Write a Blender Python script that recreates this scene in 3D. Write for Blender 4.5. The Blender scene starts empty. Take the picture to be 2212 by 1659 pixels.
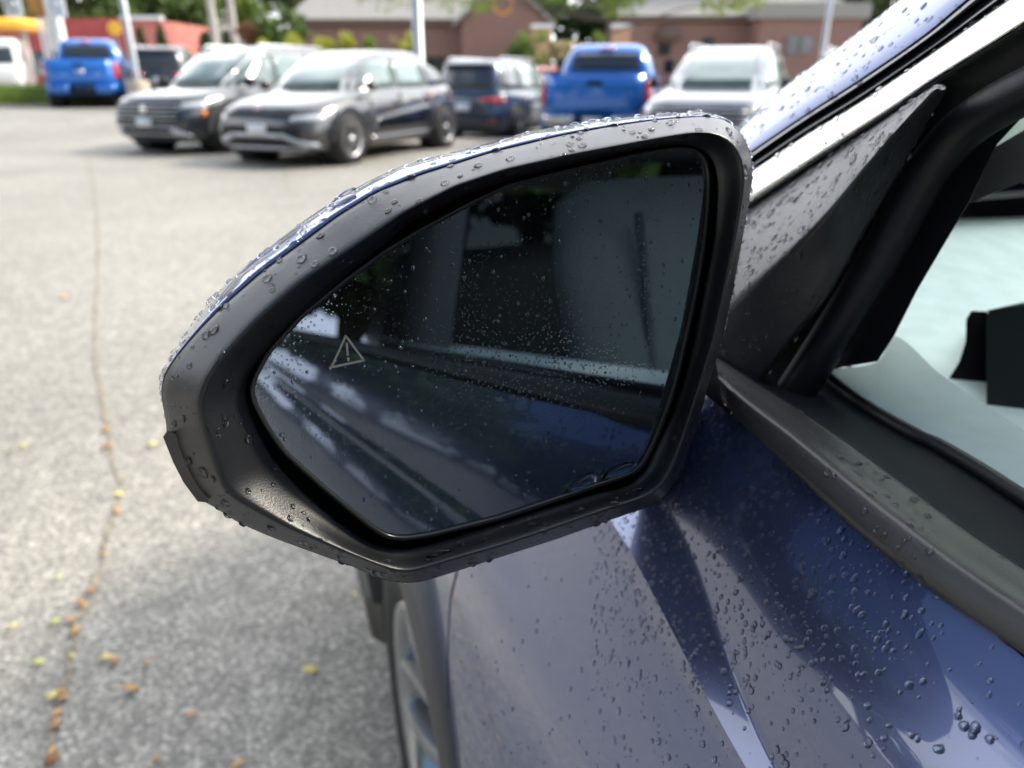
import bpy, bmesh, math, random
import numpy as np
from mathutils import Vector, noise as mnoise
R = math.radians
random.seed(7); np.random.seed(7)
SC = bpy.context.scene
COL = SC.collection

# ------------------------------------------------------------------ camera
PITCH, FPX, HEAD = R(22.7), 1600.0, R(19.0)
CAM = np.array([0, 0, 1.22])
cd = bpy.data.cameras.new("camera"); cam = bpy.data.objects.new("camera", cd); COL.objects.link(cam)
cam.location = CAM; cam.rotation_euler = (math.pi/2 - PITCH, 0, 0)
cd.sensor_width = 36; cd.lens = 36*FPX/2212; cd.clip_start = .01; cd.clip_end = 2000
cd.dof.use_dof = True; cd.dof.focus_distance = .29; cd.dof.aperture_fstop = 8.2
SC.camera = cam

# ------------------------------------------------------------------ world, sun, exposure
SUN_AZ, SUN_EL = R(74), R(40)          # azimuth measured from +Y towards +X
w = bpy.data.worlds.new("World"); SC.world = w; w.use_nodes = True
nt = w.node_tree; nt.nodes.clear()
N = nt.nodes.new; LK = nt.links.new
out = N('ShaderNodeOutputWorld'); bg = N('ShaderNodeBackground'); bg.inputs['Strength'].default_value = .15
sky = N('ShaderNodeTexSky'); sky.sky_type = 'NISHITA'; sky.sun_disc = False
sky.sun_elevation = SUN_EL; sky.sun_rotation = SUN_AZ; sky.dust_density = 1.5
tc = N('ShaderNodeTexCoord'); mp = N('ShaderNodeMapping'); mp.inputs['Scale'].default_value = (1, 1, 2.6)
nz = N('ShaderNodeTexNoise'); nz.inputs['Scale'].default_value = 2.3; nz.inputs['Detail'].default_value = 7; nz.inputs['Roughness'].default_value = .62
cr = N('ShaderNodeValToRGB'); cr.color_ramp.elements[0].position = .44; cr.color_ramp.elements[1].position = .60
cr.color_ramp.elements[1].color = (.92, .92, .92, 1)
mx = N('ShaderNodeMixRGB')
# thin cloud is brighter the nearer it lies to the sun
dp = N('ShaderNodeVectorMath'); dp.operation = 'DOT_PRODUCT'; dp.inputs[1].default_value = (math.sin(SUN_AZ)*math.cos(SUN_EL), math.cos(SUN_AZ)*math.cos(SUN_EL), math.sin(SUN_EL))
LK(tc.outputs['Generated'], dp.inputs[0])
mr = N('ShaderNodeMapRange'); mr.inputs['From Min'].default_value = -.6; mr.inputs['From Max'].default_value = 1; mr.inputs['To Min'].default_value = .80; mr.inputs['To Max'].default_value = 1.0
LK(dp.outputs['Value'], mr.inputs['Value'])
vm = N('ShaderNodeVectorMath'); vm.operation = 'SCALE'; vm.inputs[0].default_value = (14.5, 14.9, 15.6); LK(mr.outputs[0], vm.inputs['Scale']); LK(vm.outputs[0], mx.inputs['Color2'])
LK(tc.outputs['Generated'], mp.inputs['Vector']); LK(mp.outputs[0], nz.inputs['Vector'])
ah = N('ShaderNodeVectorMath'); ah.operation = 'DOT_PRODUCT'; ah.inputs[1].default_value = (.25, .93, .1); LK(tc.outputs['Generated'], ah.inputs[0])
ma = N('ShaderNodeMath'); ma.operation = 'MULTIPLY_ADD'; ma.inputs[1].default_value = .30; LK(ah.outputs['Value'], ma.inputs[0]); LK(nz.outputs['Fac'], ma.inputs[2])
sx = N('ShaderNodeSeparateXYZ'); LK(tc.outputs['Generated'], sx.inputs[0])          # cloud banks low over the horizon, blue overhead
lo = N('ShaderNodeMapRange'); lo.inputs['From Min'].default_value = .22; lo.inputs['From Max'].default_value = .62; lo.inputs['To Min'].default_value = .30; lo.inputs['To Max'].default_value = -.07
LK(sx.outputs['Z'], lo.inputs['Value']); mb_ = N('ShaderNodeMath'); LK(ma.outputs[0], mb_.inputs[0]); LK(lo.outputs[0], mb_.inputs[1]); LK(mb_.outputs[0], cr.inputs[0])
LK(cr.outputs[0], mx.inputs['Fac']); LK(sky.outputs[0], mx.inputs['Color1']); LK(mx.outputs[0], bg.inputs[0]); LK(bg.outputs[0], out.inputs[0])
sd = bpy.data.lights.new("sun", 'SUN'); sun = bpy.data.objects.new("sun", sd); COL.objects.link(sun)
sd.energy = 2.75; sd.angle = R(12); sd.color = (1, .92, .77)
sdir = Vector((math.sin(SUN_AZ)*math.cos(SUN_EL), math.cos(SUN_AZ)*math.cos(SUN_EL), math.sin(SUN_EL)))
sun.rotation_euler = sdir.to_track_quat('Z', 'Y').to_euler()
vs = SC.view_settings; vs.view_transform = 'Standard'; vs.look = 'None'; vs.gamma = 1; vs.use_curve_mapping = False; vs.exposure = .82
SC.cycles.max_bounces = 10; SC.cycles.transparent_max_bounces = 12; SC.cycles.sample_clamp_indirect = 6
SC.cycles.use_denoising = True

# ------------------------------------------------------------------ pixel / car coordinates
cp, sp = math.cos(PITCH), math.sin(PITCH)
FW, UPV, RT = np.array([0, cp, -sp]), np.array([0, sp, cp]), np.array([1., 0, 0])
ch, sh = math.cos(HEAD), math.sin(HEAD)
EL, EA = np.array([ch, sh, 0]), np.array([-sh, ch, 0])       # near car: sideways (to its right), forwards
def ray(u, v): return RT*((u-1106)/FPX) + UPV*((830-v)/FPX) + FW
def car(L, A, z): return L*EL + A*EA + np.array([0, 0, z])
def PT(u, v, t): return CAM + ray(u, v)*t
def PZ(u, v, z): d = ray(u, v); return CAM + d*((z-CAM[2])/d[2])
def PPL(u, v, p0, n, off=0):
    d = ray(u, v); n = np.asarray(n); return CAM + d*((np.dot(n, p0-CAM)+off)/np.dot(n, d))
def PLn(u, v, L): return PPL(u, v, car(L, 0, 0), EL)
GN = -EL + .35*np.array([0, 0, 1.]); GN /= np.linalg.norm(GN)     # lean of the side glass
def PG(u, v, off=0): return PPL(u, v, car(.24, 0, 1.05), GN, off)
def gz(x, y):
    t = min(max((y-14.5)/6, 0), 1); k = min(max((-x-2.5)/5, 0), 1); k = k*k*(3-2*k); t = t*t*(3-2*t)
    u = min(max((y-24)/6, 0), 1); u = u*u*(3-2*u)            # the lot dips slightly on the right, rises on the left and far side
    near = .33*t*k-.17*t*(1-k)
    return near*(1-u)+.33*u

# ------------------------------------------------------------------ materials
def mat(name, col, rough=.5, metal=0, coat=0, trans=0, ior=1.45, emit=None, es=0, spec=.5, coat_r=.03):
    m = bpy.data.materials.new(name); m.use_nodes = True
    b = m.node_tree.nodes['Principled BSDF']
    b.inputs['Base Color'].default_value = (*col, 1); b.inputs['Roughness'].default_value = rough
    b.inputs['Metallic'].default_value = metal; b.inputs['Coat Weight'].default_value = coat; b.inputs['Coat IOR'].default_value = 1.62; b.inputs['Coat Roughness'].default_value = coat_r
    b.inputs['Transmission Weight'].default_value = trans; b.inputs['IOR'].default_value = ior
    b.inputs['Specular IOR Level'].default_value = spec
    if emit: b.inputs['Emission Color'].default_value = (*emit, 1); b.inputs['Emission Strength'].default_value = es
    return m
def nodes(m): return m.node_tree.nodes, m.node_tree.links, m.node_tree.nodes['Principled BSDF']
def add_noise_col(m, c1, c2, scale, detail=4, lo=.35, hi=.65, coord='Object', bump=0, bscale=None, bdist=.001, stretch=(1,1,1), rough=None):
    n, l, b = nodes(m)
    t = n.new('ShaderNodeTexCoord'); mpp = n.new('ShaderNodeMapping'); mpp.inputs['Scale'].default_value = stretch
    l.new(t.outputs[coord], mpp.inputs['Vector'])
    z = n.new('ShaderNodeTexNoise'); z.inputs['Scale'].default_value = scale; z.inputs['Detail'].default_value = detail
    r = n.new('ShaderNodeValToRGB'); r.color_ramp.elements[0].position = lo; r.color_ramp.elements[1].position = hi
    r.color_ramp.elements[0].color = (*c1, 1); r.color_ramp.elements[1].color = (*c2, 1)
    l.new(mpp.outputs[0], z.inputs['Vector']); l.new(z.outputs['Fac'], r.inputs[0]); l.new(r.outputs[0], b.inputs['Base Color'])
    if rough:
        q = n.new('ShaderNodeMapRange'); q.inputs['To Min'].default_value = rough[0]; q.inputs['To Max'].default_value = rough[1]
        l.new(z.outputs['Fac'], q.inputs['Value']); l.new(q.outputs[0], b.inputs['Roughness'])
    if bump:
        z2 = n.new('ShaderNodeTexNoise'); z2.inputs['Scale'].default_value = bscale or scale; z2.inputs['Detail'].default_value = 3
        l.new(mpp.outputs[0], z2.inputs['Vector'])
        bp = n.new('ShaderNodeBump'); bp.inputs['Strength'].default_value = bump; bp.inputs['Distance'].default_value = bdist
        l.new(z2.outputs['Fac'], bp.inputs['Height']); l.new(bp.outputs[0], b.inputs['Normal'])
    return m
def paint(name, col, metal=.55, rough=.35, coat=1):
    m = mat(name, col, rough, metal, coat, coat_r=.015)
    n, l, b = nodes(m)                                    # faint flake and dust
    t = n.new('ShaderNodeTexCoord'); z = n.new('ShaderNodeTexNoise'); z.inputs['Scale'].default_value = 9; z.inputs['Detail'].default_value = 6
    q = n.new('ShaderNodeMapRange'); q.inputs['To Min'].default_value = .005; q.inputs['To Max'].default_value = .035
    l.new(t.outputs['Object'], z.inputs['Vector']); l.new(z.outputs['Fac'], q.inputs['Value']); l.new(q.outputs[0], b.inputs['Coat Roughness'])
    return m
M = {}
M['blue'] = paint('navy_car_paint', (.088, .112, .225), .7, .26)
M['black_gloss'] = mat('gloss_black', (.006, .007, .010), .12, coat=.6)
def plastic(name, c, r, bscale, bdist=.0003, bump=.5):
    m = mat(name, c, r); add_noise_col(m, tuple(x*.94 for x in c), tuple(x*1.06 for x in c), 35, bump=bump, bscale=bscale, bdist=bdist, rough=(r-.05, r+.07)); return m
M['bezel'] = plastic('matte_black_plastic', (.010, .011, .013), .36, 1300, .00014); M['bezel'].node_tree.nodes['Principled BSDF'].inputs['Specular IOR Level'].default_value = .75
M['sail'] = plastic('grained_black_plastic', (.026, .027, .030), .36, 1300, .0004, .5); M['sail'].node_tree.nodes['Principled BSDF'].inputs['Specular IOR Level'].default_value = .9
M['rubber'] = plastic('black_rubber', (.007, .008, .010), .44, 900)
M['inner_black'] = plastic('dark_inner_panel', (.012, .014, .018), .62, 700, .0005, .6); M['inner_black'].node_tree.nodes['Principled BSDF'].inputs['Specular IOR Level'].default_value = .25
M['rubber_worn'] = plastic('worn_rubber_moulding', (.050, .049, .047), .40, 700)
M['cladding'] = plastic('wheel_arch_plastic', (.05, .05, .05), .5, 300)
M['dark'] = mat('deep_black', (.006, .006, .007), .6)
M['gasket'] = mat('glass_rim', (.02, .02, .02), .25)
M['chrome'] = mat('satin_chrome', (.62, .62, .60), .16, 1)
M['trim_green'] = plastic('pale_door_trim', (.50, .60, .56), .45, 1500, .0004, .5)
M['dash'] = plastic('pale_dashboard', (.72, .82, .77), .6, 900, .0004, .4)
M['seat'] = plastic('pale_seat_leather', (.10, .12, .113), .45, 500, .0005)
M['headliner'] = mat('headliner', (.12, .13, .125), .9)
M['tyre'] = plastic('tyre_rubber', (.02, .02, .02), .7, 200)
M['alloy'] = mat('alloy_rim', (.48, .48, .49), .25, .9)
M['alloy_dark'] = mat('dark_alloy', (.10, .10, .11), .3, .8)
# mirror glass: silvered, a little mist of fine droplets
m = mat('mirror_glass', (.17, .20, .25), .0, 1); M['mirror'] = m
n, l, b = nodes(m)
t = n.new('ShaderNodeTexCoord')
v1 = n.new('ShaderNodeTexVoronoi'); v1.inputs['Scale'].default_value = 620
z1 = n.new('ShaderNodeTexNoise'); z1.inputs['Scale'].default_value = 13; z1.inputs['Detail'].default_value = 3
r1 = n.new('ShaderNodeValToRGB'); r1.color_ramp.elements[0].position = .16; r1.color_ramp.elements[0].color = (1, 1, 1, 1); r1.color_ramp.elements[1].position = .3; r1.color_ramp.elements[1].color = (0, 0, 0, 1)
r2 = n.new('ShaderNodeValToRGB'); r2.color_ramp.elements[0].position = .42; r2.color_ramp.elements[1].position = .62
mm = n.new('ShaderNodeMath'); mm.operation = 'MULTIPLY'
l.new(t.outputs['Object'], v1.inputs['Vector']); l.new(t.outputs['Object'], z1.inputs['Vector'])
l.new(v1.outputs['Distance'], r1.inputs[0]); l.new(z1.outputs['Fac'], r2.inputs[0]); l.new(r1.outputs[0], mm.inputs[0]); l.new(r2.outputs[0], mm.inputs[1])
df = n.new('ShaderNodeBsdfDiffuse'); df.inputs[0].default_value = (.25, .27, .28, 1)
ms = n.new('ShaderNodeMixShader'); m2 = n.new('ShaderNodeMath'); m2.operation = 'MULTIPLY_ADD'; m2.inputs[1].default_value = .16; m2.inputs[2].default_value = .015
l.new(mm.outputs[0], m2.inputs[0]); l.new(m2.outputs[0], ms.inputs[0]); l.new(b.outputs[0], ms.inputs[1]); l.new(df.outputs[0], ms.inputs[2])
l.new(ms.outputs[0], n['Material Output'].inputs[0])
bp = n.new('ShaderNodeBump'); bp.inputs['Strength'].default_value = .05; bp.inputs['Distance'].default_value = .0004
l.new(mm.outputs[0], bp.inputs['Height']); l.new(bp.outputs[0], b.inputs['Normal'])
# water
m = bpy.data.materials.new('water'); m.use_nodes = True; n = m.node_tree.nodes; l = m.node_tree.links; n.clear(); M['water'] = m
o_ = n.new('ShaderNodeOutputMaterial'); fr = n.new('ShaderNodeFresnel'); fr.inputs[0].default_value = 1.33
gl = n.new('ShaderNodeBsdfGlossy'); gl.inputs['Roughness'].default_value = .02; rf = n.new('ShaderNodeBsdfRefraction'); rf.inputs['IOR'].default_value = 1.33; rf.inputs['Roughness'].default_value = 0
mxs = n.new('ShaderNodeMixShader'); l.new(fr.outputs[0], mxs.inputs[0]); l.new(rf.outputs[0], mxs.inputs[1]); l.new(gl.outputs[0], mxs.inputs[2]); l.new(mxs.outputs[0], o_.inputs[0])
def thin_glass(name, tint, refl=1.5):
    m = bpy.data.materials.new(name); m.use_nodes = True; n = m.node_tree.nodes; l = m.node_tree.links; n.clear()
    o_ = n.new('ShaderNodeOutputMaterial'); fr = n.new('ShaderNodeFresnel'); fr.inputs[0].default_value = refl
    tr = n.new('ShaderNodeBsdfTransparent'); tr.inputs[0].default_value = (*tint, 1); g = n.new('ShaderNodeBsdfGlossy'); g.inputs['Roughness'].default_value = .0
    x = n.new('ShaderNodeMixShader'); l.new(fr.outputs[0], x.inputs[0]); l.new(tr.outputs[0], x.inputs[1]); l.new(g.outputs[0], x.inputs[2]); l.new(x.outputs[0], o_.inputs[0]); return m
M['glass'] = thin_glass('side_window_glass', (.86, .95, .90), 1.3)
M['windshield'] = thin_glass('windscreen_glass', (.90, .98, .93), 1.25)
M['car_glass'] = mat('tinted_vehicle_glass', (.10, .14, .13), .04, .25, coat=1)
M['car_glass_light'] = mat('pale_vehicle_windscreen', (.13, .19, .175), .05, .1, coat=.7)
M['car_glass_dark'] = mat('dark_vehicle_glass', (.03, .035, .04), .08, 0, coat=.6)
M['privacy'] = thin_glass('privacy_glass', (.03, .036, .034), 1.15)
M['icon'] = mat('etched_icon', (.20, .20, .18), .5)
M['paint_grey'] = paint('dark_grey_paint', (.040, .040, .041), .35, .353)
M['paint_graphite'] = paint('graphite_paint', (.022, .025, .032), .35, .35)
M['paint_navy'] = paint('slate_navy_paint', (.035, .05, .08), .5, .3)
M['paint_blue'] = paint('bright_blue_paint', (.010, .16, .58), .2, .35, 1)
M['paint_silver'] = paint('silver_paint', (.06, .072, .10), .3, .4)
M['paint_white'] = paint('white_paint', (.62, .62, .60), 0, .4)
M['paint_cream'] = paint('beige_paint', (.50, .48, .42), .3, .35)
M['paint_red'] = paint('red_paint', (.45, .03, .03), .1, .35)
M['lamp_red'] = mat('red_tail_lamp', (.62, .02, .015), .15, coat=1)
M['lamp_clear'] = mat('clear_lamp', (.38, .40, .43), .12, .2, coat=1)
M['lamp_amber'] = mat('amber_marker', (.85, .25, .02), .2, coat=1)
M['plate'] = mat('number_plate', (.75, .77, .80), .4)
M['skid'] = mat('silver_bumper_trim', (.55, .57, .60), .3, .6)
def asphalt():
    m = mat('asphalt', (.25, .24, .22), .85); n, l, b = nodes(m)
    t = n.new('ShaderNodeTexCoord')
    def nz(s, d=4):
        z = n.new('ShaderNodeTexNoise'); z.inputs['Scale'].default_value = s; z.inputs['Detail'].default_value = d; l.new(t.outputs['Object'], z.inputs['Vector']); return z
    vo = n.new('ShaderNodeTexVoronoi'); vo.inputs['Scale'].default_value = 120; l.new(t.outputs['Object'], vo.inputs['Vector'])
    sep = n.new('ShaderNodeSeparateColor'); l.new(vo.outputs['Color'], sep.inputs[0])
    r = n.new('ShaderNodeValToRGB'); e = r.color_ramp.elements
    e[0].position = 0; e[0].color = (.165, .155, .135, 1); e[1].position = 1; e[1].color = (.50, .47, .405, 1)
    for p_, c_ in ((.35, (.225, .21, .18)), (.7, (.30, .28, .24)), (.9, (.38, .352, .30))): x = e.new(p_); x.color = (*c_, 1)
    l.new(sep.outputs[0], r.inputs[0])
    fine = nz(260, 3); rr = n.new('ShaderNodeMapRange'); rr.inputs['To Min'].default_value = .72; rr.inputs['To Max'].default_value = 1.28
    l.new(fine.outputs['Fac'], rr.inputs['Value'])
    big = nz(.55, 6); rb = n.new('ShaderNodeMapRange'); rb.inputs['From Min'].default_value = .3; rb.inputs['From Max'].default_value = .7; rb.inputs['To Min'].default_value = .84; rb.inputs['To Max'].default_value = 1.14
    l.new(big.outputs['Fac'], rb.inputs['Value'])
    mid = nz(11, 4); rm = n.new('ShaderNodeMapRange'); rm.inputs['From Min'].default_value = .3; rm.inputs['From Max'].default_value = .7; rm.inputs['To Min'].default_value = .86; rm.inputs['To Max'].default_value = 1.14
    l.new(mid.outputs['Fac'], rm.inputs['Value'])
    a = n.new('ShaderNodeMath'); a.operation = 'MULTIPLY'; l.new(rr.outputs[0], a.inputs[0]); l.new(rb.outputs[0], a.inputs[1])
    a2 = n.new('ShaderNodeMath'); a2.operation = 'MULTIPLY'; l.new(a.outputs[0], a2.inputs[0]); l.new(rm.outputs[0], a2.inputs[1])
    v = n.new('ShaderNodeVectorMath'); v.operation = 'SCALE'; l.new(r.outputs[0], v.inputs[0]); l.new(a2.outputs[0], v.inputs['Scale'])
    l.new(v.outputs[0], b.inputs['Base Color'])
    bp = n.new('ShaderNodeBump'); bp.inputs['Strength'].default_value = .7; bp.inputs['Distance'].default_value = .003
    l.new(vo.outputs['Distance'], bp.inputs['Height']); l.new(bp.outputs[0], b.inputs['Normal'])
    return m
M['asphalt'] = asphalt()
M['crack'] = mat('crack_filler', (.2, .15, .1), .95); add_noise_col(M['crack'], (.15, .13, .10), (.33, .28, .20), 30)
M['brick'] = mat('brick', (.30, .14, .11), .9)
def brickmat(m, c1, c2, mort):
    n, l, b = nodes(m); t = n.new('ShaderNodeTexCoord'); mp_ = n.new('ShaderNodeMapping'); mp_.inputs['Rotation'].default_value = (R(90), 0, 0)
    k = n.new('ShaderNodeTexBrick'); k.inputs['Scale'].default_value = 4.2; k.inputs['Color1'].default_value = (*c1, 1); k.inputs['Color2'].default_value = (*c2, 1); k.inputs['Mortar'].default_value = (*mort, 1); k.inputs['Mortar Size'].default_value = .012
    l.new(t.outputs['Object'], mp_.inputs[0]); l.new(mp_.outputs[0], k.inputs['Vector']); l.new(k.outputs[0], b.inputs['Base Color'])
brickmat(M['brick'], (.27, .145, .115), (.22, .115, .092), (.28, .23, .20))
M['brick_tan_lit'] = mat('tan_brick_lit', (.5, .28, .17), .9); brickmat(M['brick_tan_lit'], (.55, .30, .18), (.46, .25, .15), (.4, .33, .26))  # tan brick whose bright colour also carries the sunlight on the pillars
M['roof'] = mat('roof_shingle', (.28, .27, .24), .9); add_noise_col(M['roof'], (.22, .21, .19), (.33, .31, .28), 6, stretch=(1, 1, 6))
M['fascia'] = mat('brown_fascia', (.12, .08, .06), .7)
M['red_wall'] = mat('red_wall', (.42, .075, .07), .7); add_noise_col(M['red_wall'], (.38, .065, .06), (.47, .09, .085), 1.2)
M['red_wall_lit'] = mat('red_wall_lit', (.55, .18, .15), .7); add_noise_col(M['red_wall_lit'], (.50, .16, .14), (.6, .21, .17), 1.4)  # red building's sunlit end: the sunlight is put into a paler wall colour
M['white_wall'] = mat('white_siding', (.72, .75, .76), .7)
M['sign_yellow'] = mat('yellow_sign', (.95, .55, .05), .5)
M['sign_white'] = mat('white_sign', (.8, .8, .8), .5)
M['sign_orange'] = mat('orange_sign', (.75, .33, .06), .5)
M['sign_brown'] = mat('brown_sign', (.35, .17, .05), .6)
M['metal_pole'] = mat('galvanised_pole', (.36, .38, .39), .4, .5)
M['white_pole'] = mat('white_pole', (.75, .75, .72), .5)
M['wood_pole'] = mat('weathered_wood_pole', (.42, .38, .34), .8); add_noise_col(M['wood_pole'], (.33, .30, .27), (.5, .46, .41), 8, stretch=(6, 6, .5))
M['concrete'] = mat('concrete', (.45, .38, .28), .9); add_noise_col(M['concrete'], (.38, .32, .24), (.52, .45, .35), 9)
M['bark'] = mat('bark', (.12, .10, .08), .9); add_noise_col(M['bark'], (.08, .065, .05), (.18, .15, .12), 12, stretch=(4, 4, 1), bump=.6, bdist=.02)
def leafmat(name, c1, c2):
    m = mat(name, c1, .55); add_noise_col(m, c1, c2, 1.6, 5, .35, .65)
    n, l, b = nodes(m); b.inputs['Subsurface Weight'].default_value = 0
    src = b.inputs['Base Color'].links[0].from_socket
    tl = n.new('ShaderNodeBsdfTranslucent'); ms = n.new('ShaderNodeMixShader'); ms.inputs[0].default_value = .35
    l.new(src, tl.inputs[0]); l.new(b.outputs[0], ms.inputs[1]); l.new(tl.outputs[0], ms.inputs[2]); l.new(ms.outputs[0], n['Material Output'].inputs[0]); return m
M['leaf_dark'] = leafmat('dark_foliage', (.030, .055, .018), (.075, .12, .03))
M['leaf_mid'] = leafmat('green_foliage', (.06, .11, .025), (.15, .22, .05))
M['leaf_light'] = leafmat('light_foliage', (.13, .20, .03), (.26, .34, .07))
M['leaf_gold'] = leafmat('yellow_green_foliage', (.30, .33, .03), (.48, .47, .07))
M['leaf_rust'] = leafmat('rusty_foliage', (.20, .09, .05), (.30, .16, .08))
M['leaf_tan'] = leafmat('straw_foliage', (.34, .30, .14), (.45, .36, .18))
M['grass'] = mat('grass', (.16, .24, .05), .8)
M['fallen_yellow'] = mat('yellow_leaf', (.66, .54, .18), .55); M['fallen_orange'] = mat('orange_leaf', (.52, .30, .12), .6)
M['fallen_brown'] = mat('brown_leaf', (.42, .20, .08), .6); M['fallen_green'] = mat('lime_leaf', (.52, .56, .18), .55)

# ------------------------------------------------------------------ object helpers
def mesh(name, verts, faces, m, parent=None, smooth=True, kind=None, sharp=None):
    me = bpy.data.meshes.new(name); me.from_pydata([tuple(map(float, v)) for v in verts], [], faces); me.update()
    if smooth: me.polygons.foreach_set('use_smooth', [True]*len(me.polygons))
    if isinstance(m, (list, tuple)):
        for q in m: me.materials.append(q)
    else: me.materials.append(m)
    if smooth and sharp: me.set_sharp_from_angle(angle=R(sharp))
    o = bpy.data.objects.new(name, me); COL.objects.link(o)
    if parent: o.parent = parent
    if kind: o['kind'] = kind
    return o
def empty(name, loc=(0, 0, 0), rz=0, parent=None):
    o = bpy.data.objects.new(name, None); COL.objects.link(o); o.location = loc; o.rotation_euler = (0, 0, rz); o.empty_display_size = .1
    if parent: o.parent = parent
    return o
def tag(o, label, cat, group=None, kind=None):
    o['label'] = label; o['category'] = cat
    if group: o['group'] = group
    if kind: o['kind'] = kind
    return o
class MB:
    def __init__(s): s.v = []; s.f = []
    def grid(s, P, closed_u=False, closed_v=False):
        b = len(s.v); nu = len(P); nv = len(P[0])
        for row in P: s.v += [tuple(q) for q in row]
        for i in range(nu if closed_u else nu-1):
            for j in range(nv if closed_v else nv-1):
                i2, j2 = (i+1) % nu, (j+1) % nv
                s.f.append((b+i*nv+j, b+i2*nv+j, b+i2*nv+j2, b+i*nv+j2))
        return b
    def ngon(s, pts): b = len(s.v); s.v += [tuple(q) for q in pts]; s.f.append(tuple(range(b, b+len(pts))))
    def box(s, c, d, rz=0):
        cx, cy, cz = c; hx, hy, hz = d[0]/2, d[1]/2, d[2]/2; b = len(s.v); cc, ss = math.cos(rz), math.sin(rz)
        for z in (-hz, hz):
            for x, y in ((-hx, -hy), (hx, -hy), (hx, hy), (-hx, hy)): s.v.append((cx+x*cc-y*ss, cy+x*ss+y*cc, cz+z))
        s.f += [(b, b+3, b+2, b+1), (b+4, b+5, b+6, b+7), (b, b+1, b+5, b+4), (b+1, b+2, b+6, b+5), (b+2, b+3, b+7, b+6), (b+3, b, b+4, b+7)]
    def tube(s, pts, rad, n=10, cap=True):
        pts = [Vector(q) for q in pts]; rad = rad if isinstance(rad, (list, tuple)) else [rad]*len(pts); rows = []
        for i, q in enumerate(pts):
            d = (pts[min(i+1, len(pts)-1)]-pts[max(i-1, 0)]).normalized(); a = d.orthogonal().normalized() if i == 0 else (a-d*a.dot(d)).normalized(); c = d.cross(a)
            rows.append([q+(a*math.cos(k*2*math.pi/n)+c*math.sin(k*2*math.pi/n))*rad[i] for k in range(n)])
        b = s.grid(rows, closed_v=True)
        if cap: s.f.append(tuple(range(b+n-1, b-1, -1))); e = b+n*(len(pts)-1); s.f.append(tuple(range(e, e+n)))
    def lathe(s, prof, c, axis='y', n=28, z=0):
        rows = []
        for h, r in prof:
            row = []
            for k in range(n):
                a = k*2*math.pi/n
                if axis == 'y': row.append((c[0]+r*math.cos(a), c[1]+h, c[2]+r*math.sin(a)))
                elif axis == 'z': row.append((c[0]+r*math.cos(a), c[1]+r*math.sin(a), c[2]+h))
                else: row.append((c[0]+h, c[1]+r*math.cos(a), c[2]+r*math.sin(a)))
            rows.append(row)
        s.grid(rows, closed_v=True)
    def build(s, name, m, parent=None, **k): return mesh(name, s.v, s.f, m, parent, **k)
def bevel(o, wd, seg=2):
    md = o.modifiers.new('b', 'BEVEL'); md.width = wd; md.segments = seg; md.limit_method = 'ANGLE'; md.angle_limit = R(35); md.harden_normals = False
    return o
def resample(pl, n):
    pl = np.array(pl, float); d = np.r_[0, np.cumsum(np.linalg.norm(np.diff(pl, axis=0), axis=1))]
    # centripetal-ish smoothing with cubic hermite
    t = np.linspace(0, d[-1], n); k = len(pl)
    if k < 3: return np.stack([np.interp(t, d, pl[:, i]) for i in range(pl.shape[1])], 1)
    mt = np.zeros_like(pl)
    for i in range(k):
        if i == 0: mt[i] = (pl[1]-pl[0])/(d[1]-d[0])
        elif i == k-1: mt[i] = (pl[-1]-pl[-2])/(d[-1]-d[-2])
        else: mt[i] = (pl[i+1]-pl[i-1])/(d[i+1]-d[i-1])
    o = []
    for x in t:
        i = min(max(np.searchsorted(d, x)-1, 0), k-2); h = d[i+1]-d[i]; q = (x-d[i])/h
        o.append((2*q**3-3*q*q+1)*pl[i]+(q**3-2*q*q+q)*h*mt[i]+(-2*q**3+3*q*q)*pl[i+1]+(q**3-q*q)*h*mt[i+1])
    return np.array(o)

# ------------------------------------------------------------------ ground
ys = [-40, -15, -6, 0, 4, 8, 12] + list(np.linspace(14.5, 20.5, 13)) + [24, 25, 26, 27, 28, 29, 30, 40, 70, 150, 400, 900]
xs_ = [-900, -300, -100, -50, -30, -15, -9, -8, -7.25, -6.5, -5.75, -5, -4.25, -3.5, -2.75, -2, 0, 5, 15, 30, 50, 100, 300, 900]
mb = MB(); mb.grid([[(x, y, gz(x, y)) for x in xs_] for y in ys][::-1])
g = mb.build('ground', M['asphalt']); g['kind'] = 'structure'; g['label'] = 'pale weathered asphalt of the parking lot'
crk = [(190, 330), (198, 380), (207, 440), (211, 560), (206, 700), (205, 790), (222, 860), (232, 930), (240, 985), (258, 1050), (252, 1105), (228, 1165), (216, 1225), (200, 1280), (172, 1330), (158, 1390), (145, 1450), (126, 1540), (112, 1620), (95, 1760)]
cl = resample(crk, 150)
def gpt(u, v, dz=0):
    z = 0
    for _ in range(4): p = PZ(u, v, z); z = gz(p[0], p[1])
    return np.array([p[0], p[1], z+dz])
rows = []
for i, (u, v) in enumerate(cl):
    p = gpt(u, v, .004); j = .012*(random.random()-.5); wd = .0065+.009*mnoise.noise(Vector((i*.35, 1, 0)))
    rows.append([(p[0]-wd+j, p[1], p[2]), (p[0]+wd+j, p[1]+.004, p[2])])
mb = MB(); mb.grid(rows[::-1]); o = mb.build('ground_crack', M['crack'], kind='structure'); o['label'] = 'crack in the asphalt filled with grit'
rows = []
for i, (u, v) in enumerate(resample([(905, 330), (925, 420), (985, 480), (1010, 560)][0:2] + [(800, 340), (880, 400)][:0], 20)):
    p = gpt(u-300, v, .004); wd = .01; rows.append([(p[0]-wd, p[1], p[2]), (p[0]+wd, p[1], p[2])])
mb = MB(); mb.grid(rows[::-1]); o = mb.build('ground_crack', M['crack'], kind='structure')

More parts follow.
